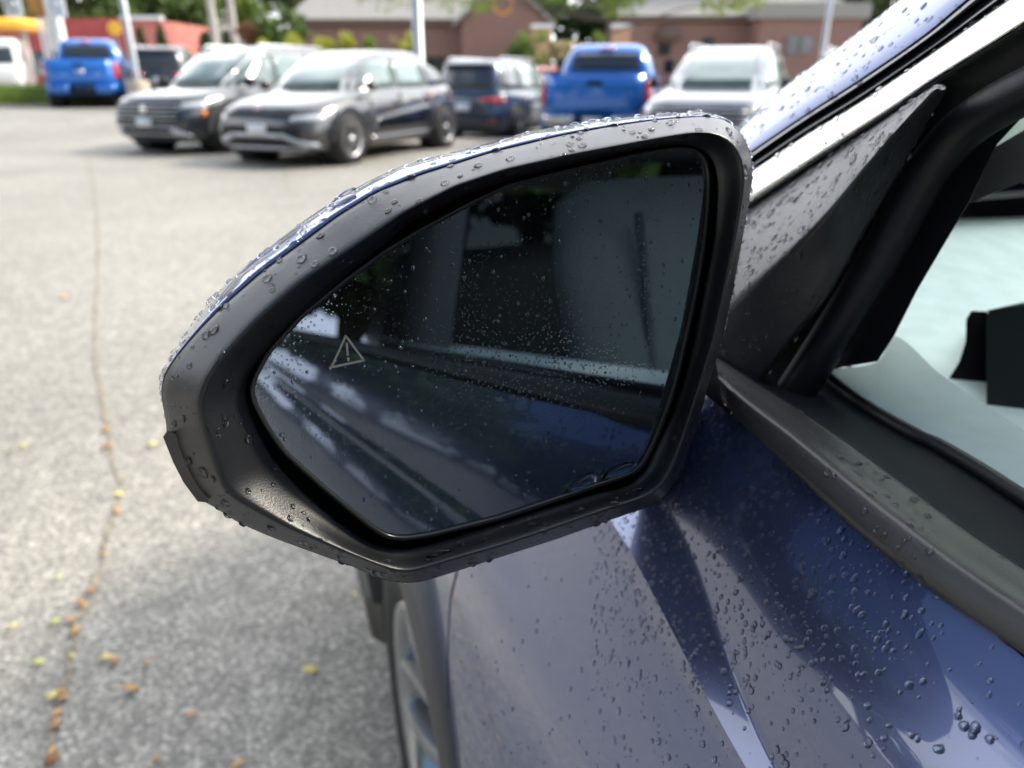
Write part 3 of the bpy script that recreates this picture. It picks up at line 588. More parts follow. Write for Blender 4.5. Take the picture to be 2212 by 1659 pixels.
# white house
pc = PT(430, 95, 56); t = empty('white_house', (pc[0], pc[1], .33)); tag(t, 'small white gabled house with grey roof among the trees', 'house')
hh = PT(425, 62, 56)[2]-.33; pk = PT(430, 34, 56)[2]-.33
mb = MB(); W_ = 2.1
mb.ngon([(-W_, 0, 0), (W_, 0, 0), (W_, 0, hh-.6), (0, 0, pk), (-W_, 0, hh-.6)]); mb.ngon([(-W_, 7, 0), (-W_, 7, hh-.6), (0, 7, pk), (W_, 7, hh-.6), (W_, 7, 0)])
mb.grid([[(-W_, 0, 0), (-W_, 0, hh-.6)], [(-W_, 7, 0), (-W_, 7, hh-.6)]]); mb.grid([[(W_, 0, hh-.6), (W_, 0, 0)], [(W_, 7, hh-.6), (W_, 7, 0)]]); mb.build('wall', M['white_wall'], t, smooth=False)
mb = MB()
for s in (-1, 1): mb.grid([[(0, -.3, pk+.12), (0, 7.2, pk+.12)], [(s*(W_+.4), -.3, hh-.85), (s*(W_+.4), 7.2, hh-.85)]]); mb.grid([[(0, -.3, pk-.02), (0, 7.2, pk-.02)], [(s*(W_+.4), -.3, hh-1.0), (s*(W_+.4), 7.2, hh-1.0)]])
mb.build('roof', M['roof'], t, smooth=False)
mb = MB(); mb.box((W_+1.5, 3, (hh-.7)/2), (3, 5, hh-.7)); mb.build('side_wing', M['white_wall'], t, smooth=False); mb = MB(); mb.box((W_+1.6, 3, hh-.5), (3.4, 5.4, .5)); mb.build('side_roof', M['roof'], t, smooth=False)
for x in (-.9, .9): mb = MB(); mb.box((x, -.03, 1.5), (.7, .08, 1.1)); mb.build('window', M['car_glass_dark'], t, smooth=False)
# brick buildings
def brick_building(label, u0, u1, v_eave, tt, roof_rise=3.0, ridge_back=6, depth=12):
    a, b_ = PT(u0, v_eave, tt), PT(u1, v_eave, tt); t = empty('brick_building', ((a[0]+b_[0])/2, a[1], .33)); tag(t, label, 'building', 'brick buildings behind the lot')
    hw = (b_[0]-a[0])/2; h = a[2]-.33
    mb = MB(); mb.box((0, depth/2, h/2), (2*hw, depth, h)); mb.build('wall', M['brick'], t, smooth=False)
    mb = MB(); mb.box((0, -.35, h+.02), (2*hw+.8, .16, .36)); mb.build('fascia', M['fascia'], t, smooth=False)
    mb = MB(); mb.grid([[(-hw-.4, -.45, h+.2), (hw+.4, -.45, h+.2)], [(-hw+1.5, ridge_back, h+.2+roof_rise), (hw-1.5, ridge_back, h+.2+roof_rise)], [(-hw-.4, depth+.4, h+.2), (hw+.4, depth+.4, h+.2)]])
    mb.v += []; mb.build('roof', M['roof'], t, smooth=False)
    return t, hw, h
t, hw, h = brick_building('long brick building with grey roof behind the yellow green shrubs', 632, 1035, 50, 46)
p = PT(1090, 40, 44.5); ox, oy = p[0]-t.location.x, p[1]-t.location.y
gw, gp = 2.6, PT(1090, -45, 44.5)[2]-.33
mb = MB(); mb.ngon([(ox-gw, oy, 0), (ox+gw, oy, 0), (ox+gw, oy, h), (ox, oy, gp), (ox-gw, oy, h)]); mb.grid([[(ox-gw, oy, 0), (ox-gw, oy, h)], [(ox-gw, oy+8, 0), (ox-gw, oy+8, h)]]); mb.grid([[(ox+gw, oy, h), (ox+gw, oy, 0)], [(ox+gw, oy+8, h), (ox+gw, oy+8, 0)]])
mb.build('gable_wall', M['brick'], t, smooth=False)
mb = MB()
for s in (-1, 1): mb.grid([[(ox, oy-.4, gp+.2), (ox, oy+8, gp+.2)], [(ox+s*(gw+.5), oy-.4, h-.1), (ox+s*(gw+.5), oy+8, h-.1)]]); mb.grid([[(ox, oy-.4, gp-.05), (ox, oy-.4, gp+.2)], [(ox+s*(gw+.5), oy-.4, h-.35), (ox+s*(gw+.5), oy-.4, h-.1)]])
mb.build('gable_roof', M['roof'], t, smooth=False)
for x in (-hw+1.5, -hw+4.5, 0, 3): mb = MB(); mb.box((x, -.03, 1.3), (1.1, .1, 1.2)); mb.build('window', M['car_glass_dark'], t, smooth=False)
p = PT(1086, 8, 44.2); e = empty('round_wall_sign', tuple(p)); tag(e, 'round white sign with orange rim high on the brick gable', 'sign')
mb = MB(); mb.lathe([(0, .001), (0, .56), (.1, .56)], (0, 0, 0), n=28); mb.build('disc', M['sign_white'], e, sharp=30); mb = MB(); mb.lathe([(-.02, .50), (-.03, .62), (.1, .64)], (0, 0, 0), n=28); mb.build('rim', M['sign_orange'], e)
t, hw, h = brick_building('wide brick building with broad grey roof behind the silver suv', 1340, 1858, 42, 50, 2.6)
ax_ = PT(1745, 48, 48.6); x0 = ax_[0]-t.location.x; mb = MB(); mb.box((x0, -1.2, (h-.1)/2), (6.6, 2.4, h-.1)); mb.build('projecting_wall', M['brick'], t, smooth=False)
mb = MB(); mb.box((x0, -1.3, h+.35), (7.2, 2.8, .9)); mb.build('projecting_roof', M['roof'], t, smooth=False)
for u in (1350, 1440, 1536, 1693, 1722):
    q = PT(u, 100, 49.9); mb = MB(); mb.box((q[0]-t.location.x, -.04 if u < 1650 else -2.45, q[2]-.33), (.8, .14, 1.1)); mb.build('window', M['car_glass_dark'], t, smooth=False)
q = PT(1448, 75, 49.5); mb = MB(); mb.lathe([(-.25, .001), (-.25, .7), (.3, .75)], (0, 0, 0), n=24); o = mb.build('awning', M['fascia'], t); o.scale = (1.25, 1, .8); o.location = (q[0]-t.location.x, -.2, q[2]-.33)
for u, lab in ((1172, 'sunlit tan brick pillar left of the tree'), (1342, 'sunlit tan brick pillar right of the tree')):
    q = PT(u, 60, 42); e = empty('brick_pillar', (q[0], q[1], .33)); tag(e, lab, 'pillar', 'tan brick pillars'); hgt = q[2]-.33
    mb = MB(); mb.box((0, .4, hgt/2), (1.1, .8, hgt)); mb.build('shaft', M['brick_tan_lit'], e, smooth=False); mb = MB(); mb.box((0, .4, hgt+.08), (1.3, 1.0, .18)); mb.build('cap', M['sign_white'], e, smooth=False)

# ------------------------------------------------------------------ trees and shrubs
k = 0
for u in range(-1300, 2900, 130):                     # tall tree belt behind the buildings
    k += 1; tt = 62+6*math.sin(k*2.1); p = PT(u+25*math.sin(k*5.3), 100, tt); mname = ('leaf_mid', 'leaf_dark', 'leaf_mid', 'leaf_light')[k % 4]
    inview = {11: 'at the top left corner', 12: 'over the sign posts', 13: 'over the salmon end wall', 14: 'left of the white gable', 15: 'right of the white gable', 16: 'over the left end of the long brick building', 17: 'over the yellow green shrubs', 18: 'left of the thick lamp post', 19: 'right of the thick lamp post', 20: 'over the brick gable', 21: 'between the two brick buildings', 22: 'behind the young tree', 23: 'over the left of the wide brick building', 24: 'over the middle of the wide brick building', 25: 'over the right of the wide brick building', 26: 'right of the wide brick building', 27: 'above the windscreen pillar', 28: 'at the top right behind the pillar'}
    where = inview[k] if k in inview else 'beyond the red building' if 0 < u < 360 else 'behind the white house' if 360 <= u < 620 else 'behind the brick buildings' if 620 <= u < 1900 else 'at the far edge of the lot'
    tree('deciduous_tree', (p[0], p[1], .2), 13+3*math.sin(k*1.7), 4.6, M[mname], ('mid green', 'dark green', 'mid green', 'light green')[k % 4]+' tall tree '+where, group='tall trees around the lot', n_cl=30, leaves=75, size=.42, seed=k, trunk_h=.12)
src = [o for o in bpy.data.objects if o.name.startswith('deciduous_tree')]
for i in range(52):                                   # unseen copied trees added behind the camera to block low reflected sky
    a_ = R(-57-(i % 34)*6.0-(3 if i > 33 else 0)); rr_ = (44 if i < 8 or i > 33 and i < 42 else 26 if i < 34 else 33)+4*math.sin(i*2.3); o_ = src[(i*5) % len(src)]; c = o_.copy(); COL.objects.link(c); c.location = (rr_*math.sin(a_), rr_*math.cos(a_), 0); c.rotation_euler.z = i*1.3; c.scale = (.8 if i < 8 or 33 < i < 42 else 1.05,)*3
    c['label'] = 'unseen tree copy added behind the camera to block low sky in reflections'; c['group'] = 'trees added behind the camera'
    for h_ in o_.children: k_ = h_.copy(); COL.objects.link(k_); k_.parent = c
for i, (u, vt, tt, mn, lab) in enumerate(((300, 66, 36, 'leaf_dark', 'dark conical evergreen before the salmon wall, nearest the lamp post'), (345, 62, 36, 'leaf_dark', 'dark conical evergreen at the right end of the salmon wall'), (440, 68, 34, 'leaf_dark', 'dark conical evergreen before the white gable'), (487, 70, 34, 'leaf_dark', 'dark conical evergreen between the utility poles'))):
    p = PT(u, vt, tt); tree('conical_evergreen', (p[0], p[1], .33), p[2]-.33, .75, M[mn], lab, group='conical evergreens', n_cl=22, leaves=50, size=.12, seed=50+i, trunk_h=.1, conical=True)
for i, (u, vt, tt, r, mn, lab) in enumerate(((575, 68, 34, .62, 'leaf_gold', 'small yellow green shrub furthest left before the brick building'), (628, 66, 34, .75, 'leaf_gold', 'yellow green shrub at the left corner of the brick building'), (700, 63, 34, .85, 'leaf_gold', 'broad yellow green shrub before the brick wall'), (745, 66, 34, .8, 'leaf_gold', 'yellow green shrub touching the broad one'), (800, 68, 34, .75, 'leaf_light', 'light green shrub in the middle of the brick wall'), (855, 70, 34, .5, 'leaf_tan', 'straw coloured low shrub left of the thick lamp post'), (882, 66, 33, .62, 'leaf_gold', 'yellow green shrub beside the thick lamp post'),
        (1110, 62, 32, .8, 'leaf_mid', 'green bush under the brick gable'), (1150, 50, 32, .95, 'leaf_light', 'taller light green bush left of the tan pillar'), (1205, 60, 31, .7, 'leaf_tan', 'straw coloured bush right of the left tan pillar'), (1240, 66, 30, .8, 'leaf_tan', 'straw and green bush beneath the young tree'), (1285, 60, 31, .7, 'leaf_light', 'light green bush behind the young tree'), (1545, 92, 38, .5, 'leaf_mid', 'small green bush before the wide brick building'), (1880, 70, 36, 1.6, 'leaf_light', 'large light green bush right of the wide brick building'))):
    p = PT(u, vt, tt); hgt = p[2]-.33; tree('shrub', (p[0], p[1], .33), hgt, r, M[mn], lab, 'shrub', 'shrubs along the buildings', n_cl=24, leaves=60, size=.09, seed=80+i, trunk_h=.08)
for i, (u, vt, mn, lab) in enumerate(((548, 62, 'leaf_rust', 'rust coloured small tree beside the brick building'), (600, 15, 'leaf_mid', 'green tree standing at the left end of the brick building'))):
    p = PT(u, vt, 42); tree('small_tree', (p[0], p[1], .33), p[2]+.3*(1-i), (1.0, 1.7)[i], M[mn], lab, group='small trees', n_cl=24, leaves=60, size=.2, seed=120+i, trunk_h=.2)
# young tree with hanging yellow-green branches in front of the buildings
p = PT(1312, 120, 27); t = empty('young_tree', (p[0], p[1], .33)); tag(t, 'young tree with dark trunk and loose yellow green branches before the buildings', 'tree')
rng = np.random.default_rng(5); mt = MB(); cw = MB()
mt.tube([(0, 0, 0), (.03, 0, 1.6), (.0, .05, 3.0), (.05, 0, 5.5)], [.14, .11, .09, .04], 10)
for k in range(30):
    a = rng.random()*6.28; rr = 1.0+rng.random()*5.2; zb = 2.2+rng.random()*2.4
    e_ = np.array([math.cos(a)*rr*1.5, math.sin(a)*rr*.5, zb+rr*.18+.3-(.5 if rr > 3.5 else 0)]); mid = np.array([e_[0]*.5, e_[1]*.5, zb*.6+e_[2]*.4+.35])
    mt.tube([(0, 0, min(zb, 4)), tuple(mid), tuple(e_)], [.045, .028, .01], 5)
    for q in (.55, .8, 1.0):
        leaf_cloud(cw, mid*(1-q)+e_*q+rng.normal(size=3)*.15, np.array([.65, .5, .42]), 55, .10, rng)
mt.build('trunk', M['bark'], t); cw.build('crown', M['leaf_light'], t, smooth=False)
# grass strip at left
mb = MB(); pg = [gpt(-400, 176), gpt(84, 178)]
xa, xb, ya = -34, PT(84, 178, 21)[0], PT(84, 192, 21)[1]
mb.box(((xa+xb)/2, ya+2.6, .33), (xb-xa, 4.2, .16)); o = mb.build('kerbed_bed', M['concrete'], smooth=False); tag(o, 'raised kerbed bed under the grass at the left edge of the lot', 'kerb')
rng = np.random.default_rng(3); mb = MB()
for _ in range(9000):
    x = xa+14+(xb-xa-14)*rng.random()-.05; y = ya+.6+3.9*rng.random(); hgt = .25+.35*rng.random(); dx, dy = rng.normal(size=2)*.10; b0 = len(mb.v)
    mb.v += [(x-.02, y, .40), (x+.02, y, .40), (x+dx, y+dy, .40+hgt)]; mb.f.append((b0, b0+1, b0+2))
o = mb.build('grass', M['leaf_light'], smooth=False); tag(o, 'tall green grass on the raised strip at the left edge', 'grass', kind='stuff')

# ------------------------------------------------------------------ fallen leaves
rng = np.random.default_rng(11)
spots = []
for i, f_ in enumerate(np.sort(np.r_[.42+.2*rng.random(6), .64+.35*rng.random(17)])):
    u, v = cl[int(f_*149)]; spots.append((u+rng.normal()*8, v+rng.normal()*5, rng.choice(['orange', 'yellow', 'brown', 'orange']), 'lying in the asphalt crack'))
for u, v, c_ in ((85, 1437, 'green'), (230, 1428, 'yellow'), (120, 1350, 'green'), (125, 1255, 'green'), (28, 1362, 'yellow'), (52, 968, 'yellow'), (22, 980, 'orange'), (320, 1436, 'orange'), (282, 1495, 'orange'), (340, 1648, 'orange'), (415, 1552, 'brown'), (672, 1455, 'yellow'), (140, 645, 'orange'), (768, 1290, 'yellow'), (515, 1660, 'orange'), (250, 1435, 'brown'), (330, 966, 'yellow')):
    spots.append((u, v, c_, 'lying on the open asphalt'))
cname = {'orange': 'small orange leaf ', 'yellow': 'small yellow leaf ', 'brown': 'small brown leaf ', 'green': 'small lime green leaf '}
for u, v, c_, wh in spots:
    p = gpt(u, v, .009); s_ = (.009+.009*rng.random())*(1+.12*p[1]); a = rng.random()*6.28
    if v < 800: s_ *= 1.1
    ol = [(0, -1), (.42, -.5), (.5, .1), (.28, .6), (0, 1.05), (-.3, .6), (-.48, .05), (-.38, -.5)]
    vv = [(0, 0, .0)]+[(x*s_, y*s_, abs(x)*s_*.6+.001*rng.random()) for x, y in ol]; vv += [(x, y, z-.0012) for x, y, z in vv[1:]]
    ff = [(0, i+1, (i+1) % 8+1) for i in range(8)]+[(i+1, i+9, (i+1) % 8+9, (i+1) % 8+1) for i in range(8)]
    o = mesh('fallen_leaf', vv, ff, M['fallen_'+c_]); o.location = tuple(p); o.rotation_euler = (rng.normal()*.2, rng.normal()*.2, a); tag(o, cname[c_]+wh, 'leaf', 'fallen leaves on the asphalt')

# ================================================================== THE NEAR CAR
CAR = empty('blue_car'); tag(CAR, 'wet navy blue car in the foreground with black bezelled side mirror', 'car')
NR = 260
def loop(pts, c=(1000, 760)):
    pts = np.array(pts, float)-np.array(c); a = np.arctan2(pts[:, 1], pts[:, 0]); 
    th = np.linspace(-math.pi, math.pi, NR, endpoint=False); res = []
    n_ = len(pts)
    for t in th:
        dx, dy = math.cos(t), math.sin(t); best = None
        for i in range(n_):
            p, q = pts[i], pts[(i+1) % n_]; e = q-p; den = dx*e[1]-dy*e[0]
            if abs(den) < 1e-9: continue
            s_ = (p[0]*e[1]-p[1]*e[0])/den; m_ = (p[0]*dy-p[1]*dx)/den
            if s_ > 0 and -1e-6 <= m_ <= 1+1e-6 and (best is None or s_ > best): best = s_
        res.append(best if best else 1)
    r = np.array(res)
    for _ in range(2): r = (np.roll(r, 1)+2*r+np.roll(r, -1))/4
    return r, th, np.array(c, float)
def lp(L_, k=0, sc=1):
    r, th, c = L_; rr = r*sc+k; return np.stack([c[0]+rr*np.cos(th), c[1]+rr*np.sin(th)], 1)
top_seam = [(351, 816), (372, 783), (398, 750), (440, 703), (482, 661), (566, 587), (646, 529), (729, 467), (813, 415), (911, 376), (966, 359), (1060, 329), (1205, 294), (1314, 274), (1424, 258), (1544, 250)]
rest_outer = [(1568, 256), (1592, 276), (1612, 302), (1624, 335), (1626, 385), (1619, 430), (1605, 510), (1585, 620), (1560, 735), (1532, 830), (1508, 910), (1482, 990), (1458, 1045), (1436, 1075), (1405, 1095), (1350, 1113), (1200, 1166), (1078, 1205), (960, 1243), (911, 1258), (875, 1261), (820, 1251), (766, 1226), (693, 1200), (584, 1160), (511, 1128), (449, 1086), (427, 1081), (398, 1040), (376, 997), (358, 950), (361, 920), (356, 895), (347, 860)]
sil = [(346, 812), (349, 801), (384, 740), (446, 656), (511, 587), (584, 530), (649, 481), (729, 428), (802, 388), (868, 358), (948, 336), (1020, 318), (1093, 300), (1132, 286), (1260, 263), (1387, 249), (1496, 243), (1551, 246)]
ridge = [(427, 873), (449, 816), (480, 770), (555, 689), (610, 640), (657, 601), (766, 529), (875, 456), (984, 401), (1093, 365), (1241, 332), (1424, 298), (1514, 283), (1560, 290), (1590, 315), (1606, 350), (1608, 400), (1590, 510), (1568, 620), (1543, 735), (1515, 825), (1490, 905), (1466, 980), (1443, 1032), (1420, 1060), (1390, 1076), (1296, 1106), (1200, 1140), (1078, 1181), (933, 1222), (893, 1235), (860, 1236), (820, 1222), (729, 1186), (620, 1139), (533, 1092), (489, 1065), (467, 1012), (438, 917)]
lip = [(529, 833), (547, 790), (602, 729), (693, 645), (760, 585), (838, 525), (878, 483), (980, 430), (1096, 388), (1241, 353), (1405, 316), (1496, 311), (1527, 327), (1545, 354), (1551, 401), (1545, 510), (1528, 601), (1503, 731), (1480, 822), (1455, 895), (1418, 968), (1393, 1022), (1351, 1054), (1296, 1064), (1187, 1097), (1078, 1131), (933, 1176), (875, 1188), (820, 1183), (784, 1166), (729, 1127), (657, 1066), (591, 995), (562, 941), (536, 880)]
gls = [(548, 845), (553, 822), (584, 764), (657, 685), (748, 612), (838, 547), (911, 503), (1020, 443), (1096, 407), (1205, 378), (1314, 352), (1405, 331), (1478, 321), (1505, 327), (1521, 345), (1527, 376), (1525, 438), (1518, 510), (1504, 601), (1489, 674), (1476, 731), (1453, 830), (1431, 895), (1405, 960), (1384, 1000), (1362, 1020), (1296, 1041), (1223, 1066), (1078, 1114), (933, 1150), (875, 1159), (838, 1155), (802, 1132), (748, 1088), (693, 1041), (620, 975), (584, 924), (555, 870)]
Lo, Lsil, Lr, Ll, Lg = loop(top_seam+rest_outer), loop(sil+rest_outer), loop(ridge), loop(lip), loop(gls)
def nrm(yaw, pit): return math.sin(yaw)*math.cos(pit)*EL-math.cos(yaw)*math.cos(pit)*EA+np.array([0, 0, math.sin(pit)])
HN = nrm(R(2), R(7)); MP = PT(1030, 760, .286)
GNm = nrm(R(2.8), R(7.7)); GP = PPL(1030, 760, MP, HN, -.0112)
def onH(uv, off): return [PPL(u, v, MP, HN, off) for u, v in uv]
def onG(uv, off): return [PPL(u, v, GP, GNm, off) for u, v in uv]
def blend(L1, L2, t, k=0): return (L1[0]*(1-t)+L2[0]*t+k, L1[1], L1[2])
MIR = empty('side_mirror', parent=CAR)
# bezel: seam -> chamfer -> ridge -> bowl -> lip -> inside wall
rows = [onH(lp(Lo, -3), -.026), onH(lp(Lo, -.5), -.0205), onH(lp(Lo, -2), -.0185)]
for t_, of in ((.15, -.0155), (.4, -.0105), (.65, -.0058), (.82, -.0026), (.93, -.0008), (1.0, 0)): rows.append(onH(lp(blend(Lo, Lr, t_)), of))
for t_, of in ((.06, 0), (.14, -.0008), (.25, -.0022), (.42, -.0050), (.62, -.0080), (.82, -.0102), (.95, -.0112), (1., -.0118)): rows.append(onH(lp(blend(Lr, Ll, t_)), of))
rows.append(onH(lp(Ll, -2), -.0135)); rows.append(onH(lp(Ll, -1), -.045))
mb = MB(); mb.grid(rows, closed_v=True); bez = mb.build('mirror_bezel', M['bezel'], MIR)
# painted cap
def capmix(t_): return (Lo[0]*(1-t_)+Lsil[0]*t_, Lo[1], Lo[2])
rows = []
for t_, of, sc_ in ((0, -.021, 1), (.02, -.0200, 1), (.10, -.0195, 1), (.35, -.025, 1), (.65, -.033, 1), (.88, -.043, 1), (.98, -.053, 1), (1, -.060, .995), (1, -.070, .97), (1, -.080, .92), (1, -.089, .83), (1, -.096, .68), (1, -.101, .45), (1, -.103, .2)):
    L_ = capmix(t_); q = lp((L_[0]*sc_-.3, L_[1], L_[2])); rows.append(onH(q, of))
mb = MB(); mb.grid(rows, closed_v=True); cap = mb.build('mirror_cap', M['blue'], MIR)
# lower corner lamp block on the outer tip
pc = [(352, 944), (362, 930), (405, 952), (424, 990), (440, 1030), (452, 1068), (449, 1086), (427, 1084), (396, 1042), (374, 999)]
mb = MB(); f_ = onH(pc, -.0135); bk = onH([(400+(u-400)*.9, 1010+(v-1010)*.93) for u, v in pc], -.045); mb.ngon(f_[::-1]); mb.grid([f_, bk], closed_v=True); bevel(mb.build('corner_lamp', M['black_gloss'], MIR, smooth=False), .0012)
# gasket and glass
rows = [onG(lp(Lg, -1), .0000), onG(lp(Lg, 0), .0006), onG(lp(Lg, 3), .0014), onG(lp(Lg, 7), .0016), onG(lp(Lg, 10), .0010), onG(lp(Lg, 12), -.0008), onG(lp(Lg, 12), -.006), onG(lp(Lg, 5), -.009)]
mb = MB(); mb.grid(rows, closed_v=True); gas = mb.build('glass_rim', M['gasket'], MIR)
mb = MB(); mb.ngon(onG(lp(Lg, 1), 0)[::-1]); mgl = mb.build('mirror_glass', M['mirror'], MIR, smooth=False)
mb = MB(); mb.ngon(onH(lp(Ll, 2), -.040)[::-1]); mb.build('housing_back', M['dark'], MIR, smooth=False)
# blind spot symbol
mb = MB()
def gstroke(a, b_, wd):
    a, b_ = np.array(a, float), np.array(b_, float); d = (b_-a)/np.linalg.norm(b_-a); n_ = np.array([-d[1], d[0]])*wd/2
    f_ = onG([a+n_-d*wd*.3, b_+n_+d*wd*.3, b_-n_+d*wd*.3, a-n_-d*wd*.3], .0005); bk = onG([a+n_, b_+n_, b_-n_, a-n_], .0002); mb.ngon(f_[::-1]); mb.grid([f_, bk], closed_v=True)
for a, b_ in (((747, 726), (716, 794)), ((716, 794), (786, 779)), ((786, 779), (747, 726))): gstroke(a, b_, 4.6)
gstroke((749, 742), (751, 767), 4.6); gstroke((752, 774), (753, 779), 5)
mb.build('blind_spot_symbol', M['icon'], MIR, smooth=False)
# mirror arm towards the door
mb = MB(); rows = []
for t_, (L_, A_, z_) in enumerate(((.10, .335, 1.06), (.14, .34, 1.055), (.18, .345, 1.05), (.20, .35, 1.045))):
    rows.append([car(L_, A_+.035*math.cos(k*math.pi/8), z_+.022*math.sin(k*math.pi/8)) for k in range(16)])
mb.grid(rows, closed_v=True); mb.build('mirror_arm', M['bezel'], MIR)

# ---- body side (door, fender): lengthwise lines (L, z) as functions of A
def lin(a, pts): return np.interp(a, [p[0] for p in pts], [p[1] for p in pts])
# each line: list of (A, L, z), A ascending
LINES = [
    [(-3, .205, 1.055), (.05, .207, 1.05), (.133, .213, 1.05), (.285, .2204, 1.0564), (.5, .252, 1.045), (1.2, .34, .96), (1.75, .5, .82)],     # belt
    [(-3, .188, 1.036), (.05, .190, 1.032), (.16, .197, 1.032), (.28, .2099, 1.0449), (.5, .240, 1.030), (1.2, .32, .955), (1.75, .48, .81)],
    [(-3, .169, 1.005), (.05, .171, 1.001), (.165, .179, 1.001), (.278, .1985, 1.0255), (.5, .228, 1.012), (1.2, .28, .945), (1.75, .45, .80)],
    [(-3, .158, .966), (.05, .161, .962), (.174, .168, .9616), (.2757, .1905, 1.002), (.45, .210, .992), (1.2, .25, .93), (1.75, .42, .77)],     # crest
    [(-3, .153, .959), (.05, .155, .955), (.178, .1625, .955), (.3136, .1733, .9815), (.45, .185, .972), (1.2, .215, .91), (1.75, .40, .74)],     # ledge edge
    [(-3, .152, .953), (.05, .154, .949), (.184, .1613, .949), (.334, .1713, .969), (.47, .181, .960), (1.2, .21, .89), (1.75, .39, .72)],      # below the lip
    [(-3, .140, .926), (.05, .142, .922), (.218, .149, .922), (.294, .1475, .913), (.47, .153, .905), (1.2, .17, .85), (1.75, .37, .68)],
    [(-3, .118, .86), (.05, .122, .855), (.41, .124, .85), (1.2, .135, .81), (1.75, .34, .62)],
    [(-3, .100, .74), (.41, .103, .74), (1.2, .12, .70), (1.75, .32, .55)],
    [(-3, .094, .58), (.41, .095, .58), (1.2, .115, .55), (1.75, .31, .45)],
    [(-3, .108, .42), (.41, .108, .42), (1.2, .12, .40), (1.75, .31, .36)],
    [(-3, .115, .34), (.41, .115, .34), (1.2, .125, .33), (1.75, .32, .30)],
]
KW = np.exp(-np.linspace(-2, 2, 15)**2/1.2); KW /= KW.sum()
for l_ in LINES:
    k_ = [p for p in l_ if p[0] < .2][-1]; j_ = [p for p in l_ if p[0] <= k_[0]]
    l_[:] = [(-3, l_[0][1]+.01, l_[0][2]), (-1.2, k_[1]-.012, l_[0][2]), (-.5, k_[1]-.012, l_[0][2]*.5+k_[2]*.5), (-.15, k_[1]-.007, k_[2])]+[p for p in l_ if p[0] > -.1]
def line_at(i, A):
    l_ = LINES[i]; q = np.clip(A+np.linspace(-.07, .07, 15), -3, 1.75); x = [p[0] for p in l_]
    return float(KW@np.interp(q, x, [p[1] for p in l_])), float(KW@np.interp(q, x, [p[2] for p in l_]))
WA, WZ, WR = .70, .35, .395
SUBS = [6, 8, 8, 6, 3, 8, 10, 8, 8, 8, 4]
SH = {3: 1, 4: 1, 5: 1}                        # hard crease lines
def profile(A):
    K = [np.array(line_at(i, A)) for i in range(len(LINES))]; o = []
    for i in range(len(K)-1):
        m0 = (K[i+1]-K[i]) if (i == 0 or i in SH) else (K[i+1]-K[i-1])*.5
        m1 = (K[i+1]-K[i]) if (i+1 in SH or i+2 >= len(K)) else (K[i+2]-K[i])*.5
        for s_ in range(SUBS[i]):
            q = s_/SUBS[i]; o.append((2*q**3-3*q*q+1)*K[i]+(q**3-2*q*q+q)*m0+(-2*q**3+3*q*q)*K[i+1]+(q**3-q*q)*m1)
    o.append(K[-1]); return o
SHUT = .435; TA0, TST = .10, .01
TAB = [profile(TA0+TST*i) for i in range(95)]
def body_panel(name, A0, A1, step, m, jl=None):
    n_ = max(int((A1-A0)/step), 2); AA = np.linspace(A0, A1, n_+1); P = []
    for a in AA:
        row = profile(a)
        w_ = min(1, max(0, (a-.18)/.25)) if a < SHUT+.01 else max(0, 1-(a-SHUT)/.45)
        if w_ > 0:                                      # the shut line leans forward towards its top
            o2 = []
            for j, p in enumerate(row):
                a2 = a+w_*.062*min(1, max(0, (p[1]-.66)/.15)); k0 = (a2-TA0)/TST; i0 = int(k0); f_ = k0-i0; q = TAB[i0][j]*(1-f_)+TAB[i0+1][j]*f_
                o2.append((q[0], a2, q[1]))
            P.append(o2)
        else: P.append([(p[0], a, p[1]) for p in row])
    V = [car(*q) for row in P for q in row]; nv = len(P[0]); F_ = []
    for i in range(n_):
        for j in range(nv-1):
            ids = [(i, j), (i, j+1), (i+1, j+1), (i+1, j)]
            am = sum(P[a][b][1] for a, b in ids)/4; zm = sum(P[a][b][2] for a, b in ids)/4
            if math.hypot(am-WA, zm-WZ) < WR or math.hypot(am-WA+2.75, zm-WZ) < WR: continue
            F_.append(tuple(a*nv+b for a, b in ids))
    # turned-in edge at both ends gives the shut line its depth
    b0 = len(V)
    for e, row in ((0, P[0]), (n_, P[-1])):
        for q in row: V.append(car(q[0]+.02, q[1]+(.001 if e == 0 else -.001), q[2]))
    for e, off in ((0, b0), (n_, b0+nv)):
        for j in range(nv-1):
            zm = P[e][j][2]
            if math.hypot(P[e][j][1]-WA, zm-WZ) < WR+.02: continue
            F_.append((e*nv+j, e*nv+j+1, off+j+1, off+j))
    return mesh(name, V, F_, m, CAR, sharp=24)
door = body_panel('front_door', -.72, SHUT-.002, .012, M['blue'])
fender = body_panel('front_fender', SHUT+.003, 1.75, .016, M['blue'])
rdoor = body_panel('rear_door', -1.62, -.725, .03, M['blue'])
body_panel('rear_quarter', -2.95, -1.625, .03, M['blue'])
mb = MB(); mb.grid([[car(.30, a, z) for a in (-2.9, .30)] for z in (.3, .90)]); mb.build('inner_body', M['dark'], CAR, smooth=False)
# body filler under the hood line to close the car
mb = MB()
mb.grid([[car(line_at(0, a)[0]+f_*(2.02-2*line_at(0, a)[0]+.05), a, line_at(0, a)[1]+.03*math.sin(math.pi*f_)-.03*min(1, 8*f_*(1-f_))) for f_ in np.linspace(0, 1, 17)] for a in np.linspace(.86, 1.75, 16)])
mb.build('hood', M['blue'], CAR)
V = MB(); V.grid([[car(l_+(2.05-2*l_)*f_, 1.75+.18*math.sin(math.pi*f_), z) for f_ in np.linspace(0, 1, 17)] for l_, z in ((.5, .82), (.40, .74), (.33, .60), (.31, .40), (.36, .24))]); V.build('front_bumper', M['blue'], CAR)
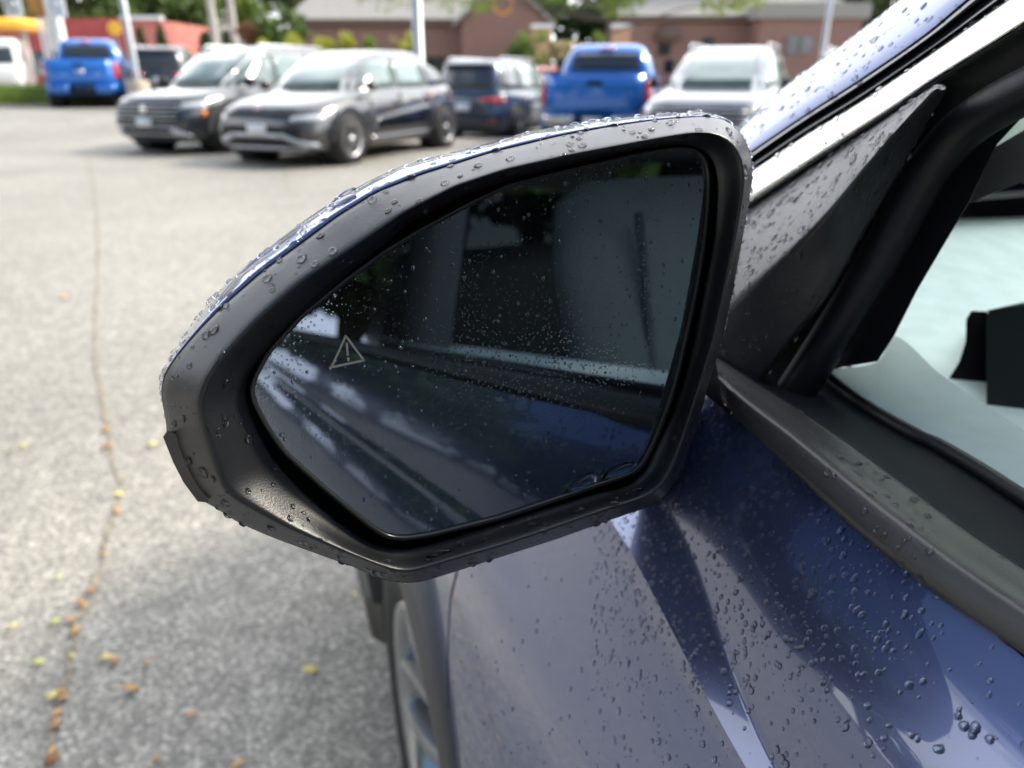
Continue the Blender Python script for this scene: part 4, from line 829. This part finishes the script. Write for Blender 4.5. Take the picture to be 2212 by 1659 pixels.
# off side of the car (mirror image) kept simple
mb = MB(); mb.grid([[car(2.05-p[0], a, p[1]) for p in profile(a)[::3]] for a in np.linspace(-2.95, 1.75, 40)]); mb.build('far_side_panel', M['blue'], CAR)
mb = MB(); mb.grid([[car(l_, -2.95-.15*math.sin(math.pi*(l_-.2)/1.65), z) for l_ in np.linspace(.2, 1.85, 12)] for z in (.3, .6, .9, 1.05)]); mb.build('tailgate', M['blue'], CAR)
mb = MB(); mb.box(tuple(car(1.02, -.6, .30)), (1.6, 4.3, .04), HEAD); mb.build('floor_pan', M['dark'], CAR, smooth=False)
for a0, a1 in ((-1.60, .27), (1.13, 1.7), (-2.9, -2.5)):
    mb = MB(); mb.grid([[car(l_, a, z) for a in np.linspace(a0, a1, 12)] for l_, z in ((.118, .345), (.104, .33), (.110, .24), (.16, .19))]); mb.build('sill_trim', M['cladding'], CAR)
# arch cladding + wheel
def near_wheel(A_):
    rows = []
    for k in range(41):
        a = .02+(math.pi+.2)*k/40
        row = []
        for rr, dl in ((.365, .10), (.372, .012), (.380, -.002), (.425, -.006), (.440, .001), (.445, .02)):
            aa, zz = A_+rr*math.cos(a), WZ+rr*math.sin(a); ll = np.interp(max(zz, .34), [.34, .42, .58, .74, .87], [.115, .108, .095, .098, .108])
            row.append(car(ll+dl, aa, zz))
        rows.append(row)
    mb = MB(); mb.grid(rows); mb.build('arch_cladding', M['cladding'], CAR, sharp=50)
    mb = MB(); mb.grid([[car(l_, A_+.40*math.cos(a), WZ+.40*math.sin(a)) for a in np.linspace(-.3, math.pi+.3, 24)] for l_ in (.13, .45)]); mb.build('wheel_liner', M['dark'], CAR)
    W = empty('wheel', tuple(car(.118, A_, .35)), HEAD, CAR)      # local x = across the car
    mb = MB(); pr = [(.20, .235), (.22, .30), (.19, .34), (.15, .351), (.06, .351), (.02, .342), (.004, .315), (.000, .28), (.006, .245), (.012, .238)]
    mb.lathe(pr, (0, 0, 0), axis='x', n=64); mb.build('tyre', M['tyre'], W)
    mb = MB(); mb.lathe([(.012, .240), (.006, .236), (.010, .222), (.03, .212), (.15, .205)], (0, 0, 0), axis='x', n=64); mb.build('rim', M['alloy'], W)
    for k in range(5):
        a = k*2*math.pi/5+.5; mb = MB()
        for dk in (-1, 1):
            rows = []
            for f_ in np.linspace(0, 1, 7):
                rr = .05+f_*.172; aa = a+dk*(.34*f_**1.3+.12); wd = .016-.004*f_; d0 = .045-.035*math.sin(f_*1.5)
                c_ = np.array([0, rr*math.cos(aa), rr*math.sin(aa)]); tn = np.array([0, -math.sin(aa), math.cos(aa)])
                rows.append([c_+tn*x_*wd+np.array([d0+y_, 0, 0]) for x_, y_ in ((-1, .03), (-.9, .004), (0, 0), (.9, .004), (1, .03))])
            mb.grid(rows)
        mb.build('spoke', M['alloy'], W, sharp=40)
    mb = MB(); mb.lathe([(.03, .001), (.032, .04), (.05, .058), (.08, .06)], (0, 0, 0), axis='x', n=24); mb.build('hub_cap', M['alloy_dark'], W)
    mb = MB(); mb.lathe([(.10, .001), (.10, .165), (.12, .165)], (0, 0, 0), axis='x', n=32); mb.build('brake_disc', M['alloy_dark'], W)
near_wheel(WA); near_wheel(WA-2.75)

# ---- greenhouse strips: two pixel edge lines, a cross profile of (s, offset)
def strip(name, ea, eb, prof, m, surf=PG, n_=60, sharp=60, parent=CAR):
    a, b_ = resample(ea, n_), resample(eb, n_); rows = []
    for p, q in zip(a, b_): rows.append([surf(*(p*(1-s_)+q*s_), of) for s_, of in prof])
    mb = MB(); mb.grid(rows); return mb.build(name, m, parent, sharp=sharp)
def ext(pl, k=350):            # carry a line on past the picture edge
    a, b_ = np.array(pl[-2], float), np.array(pl[-1], float); d = (b_-a)/np.linalg.norm(b_-a); return list(pl)+[tuple(b_+d*k)]
pu = ext([(1560, 305), (1595, 272), (1645, 226), (1748, 148), (1840, 82), (1946, 0)], 260)
pl_ = ext([(1560, 372), (1625, 326), (1734, 251), (1867, 165), (1999, 73), (2078, 7)], 260)
pk = ext([(1560, 412), (1627, 366), (1734, 294), (1867, 212), (1999, 122), (2158, 10)], 260)
plw = ext([(1560, 478), (1620, 438), (1695, 388), (1820, 305), (1933, 232), (2015, 176), (2148, 94), (2211, 54)], 260)
pill = strip('windscreen_pillar', pu, pl_, [(0, -.09), (.0, -.073), (.04, -.065), (.12, -.0585), (.25, -.0525), (.45, -.0470), (.7, -.043), (.9, -.0405), (1, -.041)], M['blue'])
strip('pillar_seal', pl_, pk, [(-.03, -.041), (.05, -.042), (.25, -.0405), (.42, -.043), (.5, -.047), (.56, -.043), (.8, -.042), (1.05, -.047)], M['black_gloss'])
chrm = strip('chrome_trim', pk, plw, [(0, -.050), (.02, -.040), (.06, -.037), (.3, -.034), (.6, -.032), (.86, -.0315), (.93, -.032), (1, -.038)], M['chrome'])
strip('chrome_edge', plw, [(u+3, v+7) for u, v in plw], [(0, -.034), (.5, -.033), (1, -.040)], M['rubber_worn'])
# sail panel
def poly_panel(name, pts, off_front, off_back, m, surf, n_sub=0, bev=.0015, parent=CAR):
    f_ = [surf(u, v, off_front) for u, v in pts]; bk = [surf(u, v, off_back) for u, v in pts]; mb = MB(); mb.ngon(f_[::-1]); mb.grid([f_, bk], closed_v=True)
    o = mb.build(name, m, parent, smooth=False)
    bm = bmesh.new(); bm.from_mesh(o.data); bmesh.ops.remove_doubles(bm, verts=bm.verts, dist=1e-6); bmesh.ops.recalc_face_normals(bm, faces=bm.faces); bm.to_mesh(o.data); bm.free()
    if bev: bevel(o, bev)
    return o
e1 = [(1500, 526), (1560, 487), (1620, 446), (1695, 396), (1820, 313), (1933, 240), (2018, 186), (2040, 190)]     # along the chrome
e2 = [(1500, 730), (1592, 640), (1700, 545), (1790, 455), (1880, 345), (1960, 255), (2022, 192), (2036, 196)]     # facet line
e3 = [(1500, 1010), (1583, 908), (1695, 760), (1790, 640), (1862, 512), (1930, 395), (1996, 275), (2042, 200)]     # rear edge
ra, rb_, rc = resample(e1, 90), resample(e2, 90), resample(e3, 90); rows = []
for p, q, r_ in zip(ra, rb_, rc):
    row = [PG(*(p*(1-s_)+q*s_), of) for s_, of in ((0, -.042), (.02, -.036), (.2, -.0285), (.5, -.017), (.75, -.0082), (.88, -.0043), (.95, -.0026))]
    row += [PG(*(q*(1-s_)+r_*s_), of) for s_, of in ((0, -.0020), (.04, -.0026), (.10, -.0042), (.3, -.0105), (.6, -.0185), (.90, -.025), (.965, -.027), (1, -.036))]
    rows.append(row)
mb = MB(); mb.grid(rows); sail = mb.build('mirror_sail', M['sail'], CAR, sharp=75)
# window run tube and plates behind the sail
tb = [(1600, 1010), (1680, 900), (1722, 840), (1790, 735), (1850, 640), (1905, 545), (1962, 440), (2010, 360), (2075, 285), (2150, 232), (2230, 190), (2420, 100)]
tc_ = resample(tb, 60); P = [PG(u, v, -.050) for u, v in tc_]
mb = MB(); mb.tube([tuple(p) for p in P], .0112, 16); mb.build('window_seal', M['rubber'], CAR)
strip('frame_backing', [(u+4, v+9) for u, v in plw], [(1500, 900), (1600, 900), (1720, 820), (1850, 640), (1962, 440), (2040, 330), (2160, 235), (2230, 195), (2440, 100)], [(0, -.046), (.5, -.052), (1, -.060)], M['rubber'])
strip('seal_backing', [(u-75, v-60) for u, v in tb], [(u+15, v+15) for u, v in tb], [(0, -.050), (.5, -.058), (1, -.064)], M['rubber'])
fr_o = [(1700, 1000), (1804, 800), (1896, 660), (1960, 540), (2010, 440), (2050, 370), (2110, 310), (2180, 262), (2400, 140)]
fr_i = [(1740, 1040), (1804, 800), (1896, 780), (1933, 722), (1982, 628), (2032, 543), (2092, 440), (2154, 315), (2400, 140)]
def quadfan(name, pts, surf, off, m, back=-.02): return poly_panel(name, pts, off, off+back, m, surf, bev=.0006)
quadfan('window_channel', [(1760, 800), (1804, 796), (1896, 781), (1933, 723), (1982, 626), (2032, 541), (2092, 440), (2154, 312), (2230, 230), (2150, 232), (2075, 290), (2000, 385), (1930, 510), (1850, 650)], PG, -.068, M['rubber'])
mb = MB(); mb.tube([tuple(PG(u, v, -.060)) for u, v in resample([(1770, 800), (1835, 700), (1900, 600), (1975, 480), (2045, 360), (2068, 315)], 24)], .0032, 8); mb.build('channel_bead', M['rubber'], CAR)
# upper frame continuing back over the window (real size, beyond the picture too)
def rail(name, pts, r, m, n_=12): mb = MB(); mb.tube([tuple(car(*p)) for p in pts], r, n_); return mb.build(name, m, CAR)
topP = PG(2400, 100, -.05); l0, a0, z0 = float(topP@EL), float(topP@EA), float(topP[2])
rail('window_frame', [(l0, a0, z0), (l0+.04, a0-.12, z0+.10), (.40, -.10, 1.50), (.42, -.35, 1.545), (.43, -1.0, 1.56), (.42, -1.6, 1.50), (.36, -2.0, 1.30), (.30, -2.2, 1.09)], .022, M['rubber'])
rail('roof_rail', [(.36, .05, 1.44), (.40, -.10, 1.535), (.42, -.35, 1.585), (.43, -1.0, 1.605), (.42, -1.7, 1.54), (.36, -2.1, 1.34), (.30, -2.4, 1.09)], .022, M['blue'])
mb = MB(); mb.grid([[car(l_, a, z) for l_, z in ((.245, 1.05), (.33, 1.30), (.41, 1.54))] for a in (-.62, -.72)]); mb.build('centre_pillar', M['black_gloss'], CAR, smooth=False)
mb = MB(); mb.grid([[car(l_, a, z) for l_, z in ((.32, 1.03), (.39, 1.30), (.47, 1.52))] for a in (-.50, -.80)]); mb.build('centre_pillar_trim', M['headliner'], CAR, smooth=False)
# roof, headliner, windscreen, far pillar
def roofgrid(dz): return [[car(l_, a, 1.54+dz+.085*math.sin(math.pi*(l_-.40)/1.25)-.10*max(0, (-1.6-a)/1.2)**2-.03*max(0, (a+.6)/.5)) for l_ in np.linspace(.40, 1.65, 13)] for a in np.linspace(-.18, -2.5, 16)]
mb = MB(); mb.grid(roofgrid(.045)); mb.build('roof', M['blue'], CAR); mb = MB(); mb.grid(roofgrid(0)); mb.build('headliner', M['headliner'], CAR)
mb = MB(); mb.grid([[car(l0_+(1.02-l0_)*2*f_, a+.16*math.sin(math.pi*f_), z) for f_ in np.linspace(0, 1, 13)] for l0_, a, z in ((.38, .62, 1.06), (.40, .24, 1.31), (.43, -.18, 1.55))]); mb.build('windscreen', M['windshield'], CAR)
mb = MB(); mb.grid([[car(l0_+(1.02-l0_)*2*f_, a+.16*math.sin(math.pi*f_), z) for f_ in np.linspace(0, 1, 13)] for l0_, a, z in ((.40, .80, .99), (.40, .72, 1.045), (.39, .61, 1.062))]); mb.build('cowl_panel', M['dark'], CAR)
rail('far_pillar', [(1.75, .70, 1.03), (1.68, .28, 1.30), (1.62, -.16, 1.55)], .035, M['headliner']); rail('near_pillar_trim', [(.42, .66, 1.05), (.44, .30, 1.30), (.47, -.12, 1.53)], .028, M['headliner'])
for a in (-.65, -1.6): rail('far_pillar', [(1.80, a, 1.03), (1.64, a, 1.53)], .05, M['headliner'])
mb = MB(); mb.grid([[car(l_, -2.92, 1.05) for l_ in (.3, 1.75)], [car(l_, -2.52, 1.50) for l_ in (.42, 1.63)]]); mb.build('rear_window', M['privacy'], CAR, smooth=False)
mb = MB(); mb.grid([[car(l_, a, z) for l_, z in ((.245, 1.05), (.33, 1.28), (.40, 1.48))] for a in (-2.02, -2.5, -2.93)]); mb.build('rear_pillar', M['blue'], CAR)
# far door trim and rear screen
mb = MB(); mb.grid([[car(1.78, a, z) for z in (.35, 1.04)] for a in (-2.3, .7)]); mb.build('far_door_trim', M['dark'], CAR, smooth=False)
# ---- belt moulding
ba = [(1560, 862), (1595, 911), (1695, 1002), (1794, 1096), (1893, 1183), (2052, 1305), (2131, 1361), (2230, 1430)]       # blue edge
bb = [(1545, 770), (1640, 833), (1712, 878), (1824, 955), (1963, 1056), (2092, 1152), (2212, 1232), (2300, 1290)]          # inner edge
def PB(u, v, off=0): return PPL(u, v, car(0, 0, 1.052), np.array([0, 0, 1.]), off)
bsurf = lambda u, v, off: PB(u, v, off)
ba_s, bb_s = resample(ba, 60), resample(bb, 60)
# pair rows by matching station
rows = []
for p, q in zip(ba_s, bb_s):
    row = []
    for s_, dz in ((-.02, -.012), (0, -.002), (.03, .004), (.15, .0085), (.35, .0125), (.46, .0155), (.55, .0165), (.64, .0150), (.70, .0125), (.78, .0118), (.95, .0110), (1.0, .007), (1.0, -.02)):
        uv = p*(1-s_)+q*s_; row.append(PZ(uv[0], uv[1], 1.050+dz*.8+.0064*min(1.3, max(0, (1365-p[1])/454))))
    rows.append(row)
e_ = rows[-1]; 
mold_l = [(float(q@EL), float(q[2])) for q in e_]; aa_ = float(e_[0]@EA)
for a in np.linspace(aa_-.05, -2.2, 40): rows.append([car(l_, a+(float(e_[i]@EA)-aa_), z) for i, (l_, z) in enumerate(mold_l)])
mb = MB(); mb.grid(rows); mold = mb.build('belt_moulding', M['rubber_worn'], CAR, sharp=60)
# mould shadow gap sheet below it, blue turned edge
# inner black panel (glass slot and inner seal) and pale trim
tr_t = [(1781, 800), (1896, 782), (1933, 726), (2032, 809), (2212, 930), (2320, 1003)]
tr_b = [(1781, 806), (1867, 871), (1999, 947), (2025, 957), (2120, 1012), (2212, 1071), (2320, 1140)]
zt = 1.045
pts = [PZ(u, v, zt) for u, v in tr_b]; pt2 = [PZ(u, v, zt+.002) for u, v in tr_t]
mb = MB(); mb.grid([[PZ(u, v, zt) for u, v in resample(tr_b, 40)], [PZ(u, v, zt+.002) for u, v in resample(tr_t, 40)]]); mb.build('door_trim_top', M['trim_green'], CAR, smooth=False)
# its continuation rearwards
b_l, b_a = float(pts[-1]@EL), float(pts[-1]@EA); t_l, t_a = float(pt2[-1]@EL), float(pt2[-1]@EA)
mb = MB(); mb.grid([[car(b_l, b_a, zt), car(t_l, t_a, zt+.002)], [car(b_l-.01, -.1, zt), car(t_l, -.1, zt+.002)], [car(b_l-.02, -2.2, zt), car(t_l-.02, -2.2, zt+.002)]]); mb.build('door_trim_top', M['trim_green'], CAR, smooth=False)
mb = MB(); mb.grid([[car(t_l, .20, zt+.001), car(t_l-.0, -2.2, zt+.001)], [car(t_l+.05, .20, .5), car(t_l+.05, -2.2, .5)]]); mb.build('door_card', M['seat'], CAR, smooth=False)
rb = resample(tr_b, 40); P = [PZ(u, v, zt-.001)-EL*.003 for u, v in rb]; P += [car(b_l-.003-.01*f_, b_a-.1-2*f_, zt) for f_ in (0, .5, 1)]
mb = MB(); mb.tube([tuple(p) for p in P], .0045, 8); mb.build('trim_edge_seal', M['rubber'], CAR)
a_s, b_s = resample(bb, 40), resample([(1776, 802)]+tr_b, 40); rows = []
for p, q in zip(a_s, b_s):
    P0 = PZ(p[0], p[1], 1.054+.0064*min(1.3, max(0, (1240-p[1])/454))); P1 = PZ(q[0], q[1], zt-.004); rows.append([P0, P0*.8+P1*.2-np.array([0, 0, .004]), P0*.4+P1*.6-np.array([0, 0, .003]), P1])
e_ = rows[-1]
for a in (-.2, -1, -2.2): rows.append([car(float(q@EL), a, float(q[2])) for q in e_])
mb = MB(); mb.grid(rows); mb.build('inner_belt_seal', M['inner_black'], CAR)
# side glass, wound down into the door: only its top edge stands in the slot
mb = MB(); mb.grid([[car(.275, a, 1.030) for a in (.30, -.6)], [car(.279, a, 1.030) for a in (.30, -.6)], [car(.279, a, .80) for a in (.30, -.6)], [car(.275, a, .80) for a in (.30, -.6)]], closed_u=True)
mb.build('door_window', M['glass'], CAR, smooth=False)
mb = MB(); mb.grid([[car(.272, -.74, 1.05), car(.272, -2.15, 1.05)], [car(.36, -.74, 1.33), car(.36, -1.95, 1.33)], [car(.425, -.74, 1.54), car(.42, -1.6, 1.50)]]); mb.build('rear_door_window', M['privacy'], CAR, smooth=False)
mb = MB(); mb.grid([[car(1.80, .55, 1.04), car(1.80, -2.3, 1.04)], [car(1.66, -.10, 1.52), car(1.66, -1.8, 1.50)]]); mb.build('far_window', M['privacy'], CAR, smooth=False)
# ---- dashboard
mb = MB(); rows = []
for a in np.linspace(.30, .78, 22):
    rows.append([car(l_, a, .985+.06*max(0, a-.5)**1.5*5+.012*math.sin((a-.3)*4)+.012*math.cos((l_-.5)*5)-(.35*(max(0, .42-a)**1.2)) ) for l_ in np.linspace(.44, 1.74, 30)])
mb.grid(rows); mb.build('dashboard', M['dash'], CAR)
# end of the dashboard: stitched seam and air vent
dz_ = .992
P = [PZ(u, v, dz_+.001) for u, v in resample([(1936, 724), (1975, 738), (2008, 762), (2030, 790), (2042, 822)], 16)]
mb = MB(); mb.tube([tuple(p) for p in P], .0016, 6); mb.build('dash_seam', M['headliner'], CAR)
# display housing
disp = [(2131, 676), (2136, 671), (2230, 652), (2420, 640), (2420, 1120), (2212, 985), (2131, 930)]
f_ = [PT(u, v, .56) for u, v in disp]; bk = [PT(u, v, .60) for u, v in disp]
mb = MB(); mb.ngon(f_[::-1]); mb.grid([f_, bk], closed_v=True); dm = mat('screen_mesh', (.03, .034, .033), .5); n, l, b = nodes(dm)
wv = n.new('ShaderNodeTexWave'); wv.inputs['Scale'].default_value = 180; t = n.new('ShaderNodeTexCoord'); l.new(t.outputs['Object'], wv.inputs['Vector']); bp = n.new('ShaderNodeBump'); bp.inputs['Strength'].default_value = .5; bp.inputs['Distance'].default_value = .001; l.new(wv.outputs['Fac'], bp.inputs['Height']); l.new(bp.outputs[0], b.inputs['Normal'])
bevel(mb.build('display_screen', dm, CAR, smooth=False), .002)
sidep = [(2086, 738), (2087, 690), (2098, 672), (2130, 673), (2140, 700), (2140, 930), (2100, 915), (2030, 850), (2052, 815), (2072, 782)]
f_ = [PT(u, v, .585) for u, v in sidep]; bk = [PT(u, v, .66) for u, v in sidep]; mb = MB(); mb.ngon(f_[::-1]); mb.grid([f_, bk], closed_v=True); bevel(mb.build('display_housing', M['dark'], CAR, smooth=False), .003)
mb = MB(); mb.tube([tuple(PT(u, v, .558)) for u, v in ((2133, 674), (2230, 652), (2420, 640))], .0012, 6); mb.build('display_edge', M['chrome'], CAR)
# windscreen pillar inner trim seen at the right edge
quadfan('pillar_inner_trim', [(2092, 440), (2150, 318), (2400, 170), (2420, 270), (2212, 392), (2140, 420)], PG, -.10, M['headliner'])
# ---- front seat
def seat(L0, A0):
    S = empty('front_seat', parent=CAR)
    def slab(name, secs, m=M['seat']):
        mb = MB(); rows = []
        for (A_, z_, hw_, th_) in secs:
            row = []
            for k in range(20):
                a = k*2*math.pi/20; c_, s_ = math.cos(a), math.sin(a); row.append(car(L0+hw_*math.copysign(abs(c_)**.55, c_), A_+th_*math.copysign(abs(s_)**.7, s_)*1.0, z_))
            rows.append(row)
        b0 = mb.grid(rows, closed_v=True); mb.f.append(tuple(range(b0, b0+20))); e = b0+20*(len(rows)-1); mb.f.append(tuple(range(e, e+20))); return mb.build(name, m, S, sharp=60)
    slab('backrest', [(A0+.10, .55, .24, .07), (A0+.06, .75, .26, .075), (A0, .95, .265, .07), (A0-.06, 1.15, .25, .06), (A0-.09, 1.25, .22, .05), (A0-.10, 1.28, .17, .03)])
    slab('headrest', [(A0-.09, 1.31, .09, .03), (A0-.08, 1.34, .13, .05), (A0-.08, 1.44, .135, .055), (A0-.10, 1.50, .10, .03)])
    slab('cushion', [(A0+.32, .46, .25, .26), (A0+.32, .55, .26, .27), (A0+.32, .60, .24, .24)])
    mb = MB(); mb.tube([tuple(car(L0+x_, A0-.085, 1.27)) for x_ in (-.06, .06)], .006, 6); mb.build('headrest_post', M['dark'], S)
    for s_ in (-1, 1): mb = MB(); mb.tube([tuple(car(L0+s_*.13, A0+.08, .62)), tuple(car(L0+s_*.16, A0+.055, .95)), tuple(car(L0+s_*.13, A0-.0, 1.22))], .007, 6); mb.build('bolster', M['seat'], S)
seat(.75, -.42); seat(1.40, -.42)
mb = MB(); mb.box(tuple(car(1.05, -1.35, .85)), (1.25, .25, .75), HEAD); bevel(mb.build('rear_bench', M['seat'], CAR), .06, 3)

# ------------------------------------------------------------------ water drops
def dome(rng, r, hgt, squash, seed_tear=0):
    nr, na = 4, 9; V = [(0, 0, hgt)]; jit = 1+.13*rng.normal(size=na)
    for i in range(1, nr+1):
        ph = (i/nr)*math.pi/2*1.08; rr = math.sin(min(ph, math.pi/2)); z = hgt*math.cos(ph)
        for k in range(na):
            a = k*2*math.pi/na; q = rr*r*(1+(jit[k]-1)*i/nr); V.append((q*math.cos(a)*squash, q*math.sin(a)/squash, z))
    F_ = [(0, 1+k, 1+(k+1) % na) for k in range(na)]
    for i in range(nr-1):
        b = 1+i*na
        for k in range(na): F_.append((b+k, b+na+k, b+na+(k+1) % na, b+(k+1) % na))
    return np.array(V), F_
DROPV, DROPF = [], []
def drops(o, count, r0, r1, seed, pw=3.0, mask=None, flat=.62, sq=.12, cluster=0):
    """domes of water spread over the upper side of a mesh"""
    rng = np.random.default_rng(seed); me = o.data; me.calc_loop_triangles(); mw = np.array(o.matrix_world)
    V = np.array([v.co for v in me.vertices]); T = np.array([t.vertices[:] for t in me.loop_triangles]); VN = np.array([v.normal for v in me.vertices])
    a, b_, c_ = V[T[:, 0]], V[T[:, 1]], V[T[:, 2]]; fn = np.cross(b_-a, c_-a); ar = np.linalg.norm(fn, axis=1)/2; cen = (a+b_+c_)/3
    ok = ar > 0; n_ = fn/(2*ar[:, None]+1e-12)
    d = cen-CAM; w_ = d@FW; u = 1106+FPX*(d@RT)/np.maximum(w_, .01); v = 830-FPX*(d@UPV)/np.maximum(w_, .01); vis = (w_ > .05)
    wt = ar.copy()
    if mask is not None: wt *= np.array([mask(uu, vv, cc) if vv_ else 0 for uu, vv, cc, vv_ in zip(u, v, cen, vis)])
    if wt.sum() <= 0: return
    idx = rng.choice(len(T), size=count, p=wt/wt.sum()); placed = []
    for i in idx:
        r1_, r2_ = rng.random(2); s_ = math.sqrt(r1_); P = a[i]*(1-s_)+b_[i]*s_*(1-r2_)+c_[i]*s_*r2_
        nn = n_[i]; toc = CAM-P
        if np.dot(nn, toc) < 0: nn = -nn
        r = r0+(r1-r0)*rng.random()**pw
        if any(abs(P[0]-q[0]) < (r+q[3]) and abs(P[1]-q[1]) < (r+q[3]) and np.linalg.norm(P-q[:3]) < (r+q[3])*.95 for q in placed[-500:]): continue
        placed.append(np.array([*P, r]))
        D, F_ = dome(rng, r, r*flat*(.8+.4*rng.random()), 1+sq*abs(rng.normal()))
        dn = np.array([0, 0, -1.]); e1_ = dn-nn*np.dot(dn, nn); L1 = np.linalg.norm(e1_); e1_ = e1_/L1 if L1 > .05 else np.cross(nn, [1, 0, 0])
        ang = rng.normal()*.35; e2_ = np.cross(nn, e1_); ea_ = e1_*math.cos(ang)+e2_*math.sin(ang); eb_ = np.cross(nn, ea_)
        W = P+D[:, :1]*ea_+D[:, 1:2]*eb_+D[:, 2:]*nn
        b0 = len(DROPV); DROPV.extend(W.tolist()); DROPF.extend([tuple(b0+k for k in f_) for f_ in F_])
bpy.context.view_layer.update()
def flush(name, label):
    global DROPV, DROPF
    o = mesh(name, DROPV, DROPF, M['water'], kind='stuff'); o['label'] = label; o['category'] = 'water drops'; DROPV, DROPF = [], []; return o
drops(cap, 1500, .0004, .0020, 1, 2.6, flat=.5, mask=lambda u, v, c: 1 if c[2] > MP[2]-.02 else .05); drops(cap, 6, .003, .005, 2, 1.5, flat=.4, mask=lambda u, v, c: 1 if c[2] > MP[2]+.03 else 0)
flush('rain_drops', 'rain drops beaded over the blue mirror cap')
def inl(u, v): return 1
drops(bez, 1000, .0003, .0021, 3, 2.8, mask=lambda u, v, c: 1 if (v < 1000 and u < 1450 and v < 1150) else .6)
drops(bez, 160, .0003, .0018, 4, 2, mask=lambda u, v, c: 1 if v > 900 else 0); drops(gas, 30, .0004, .0012, 5, 2)
flush('rain_drops', 'rain drops on the matte black mirror bezel')
drops(mgl, 700, .0002, .0010, 6, 2.6, mask=lambda u, v, c: 1, flat=.35)
mgl2 = [(rr, 1) for rr in ()]
drops(mgl, 1500, .00012, .00032, 16, 1.5, mask=lambda u, v, c: 1 if (v < 720 and u < 1250) else .12, flat=.3)
def pool(pts, P0, n_, base, h):
    c_ = np.mean(np.array(pts, float), 0); b0 = len(DROPV); k = len(pts)
    for f_, hh in ((1.0, 0), (.93, h*.5), (.75, h*.85), (.4, h)):
        for p in pts: q = c_+(np.array(p)-c_)*f_; DROPV.append(PPL(q[0], q[1], P0, n_, base+hh).tolist())
    for i in range(3):
        for j in range(k): DROPF.append((b0+i*k+j, b0+(i+1)*k+j, b0+(i+1)*k+(j+1) % k, b0+i*k+(j+1) % k))
    DROPV.append(PPL(c_[0], c_[1], P0, n_, base+h*1.02).tolist()); e = len(DROPV)-1
    for j in range(k): DROPF.append((b0+3*k+j, e, b0+3*k+(j+1) % k))
pool([(1222, 1062), (1246, 1042), (1270, 1025), (1282, 1022), (1290, 1030), (1286, 1046), (1262, 1058), (1240, 1064)], GP, GNm, .0003, .0016)
pool([(1302, 1034), (1316, 1020), (1345, 1004), (1368, 998), (1378, 1003), (1372, 1018), (1345, 1030), (1318, 1040)], GP, GNm, .0003, .0016)
pool([(1355, 1070), (1366, 1056), (1385, 1050), (1400, 1052), (1404, 1062), (1392, 1074), (1372, 1078)], MP, HN, -.0060, .0030)
pool([(1236, 1104), (1250, 1096), (1270, 1096), (1282, 1104), (1274, 1114), (1252, 1118), (1240, 1114)], MP, HN, -.0058, .0028)
pool([(918, 1206), (932, 1190), (952, 1184), (980, 1190), (990, 1198), (972, 1206), (950, 1212), (930, 1212)], MP, HN, -.0065, .0026)
pool([(466, 725), (480, 719), (496, 722), (500, 735), (492, 750), (472, 752), (466, 740)], MP, HN, -.0125, .0012)
flush('rain_drops', 'small rain drops and pooled water on the mirror glass and along its lower edge')
drops(sail, 900, .0005, .0025, 7, 2.0, mask=lambda u, v, c: (1 if u < 1850 else .5) if v < 1.0*(1950-u)+190 else .45)
flush('rain_drops', 'rain drops on the grained black sail panel')
drops(pill, 420, .0004, .0024, 9, 2.4, flat=.45); flush('rain_drops', 'rain drops on the painted windscreen pillar')
drops(chrm, 260, .0005, .0023, 10, 2.2, flat=.5); flush('rain_drops', 'rain drops on the chrome window trim')
drops(mold, 300, .0004, .0018, 12, 2.4, mask=lambda u, v, c: 1 if (1500 < u < 2050 and v < 1250) else (.1 if u < 2300 and v < 1700 else 0)); flush('rain_drops', 'rain drops on the rubber belt moulding')
def dm_(u, v, c):
    if v > 1750 or u > 2350 or v < 850: return 0
    return 1.0 if (u > 1280 and v < 1500 and u < 2000) else .28 if u > 1280 else .05
drops(door, 3400, .0003, .0019, 13, 2.4, mask=dm_, flat=.5); flush('rain_drops', 'rain drops on the navy blue door below the window')
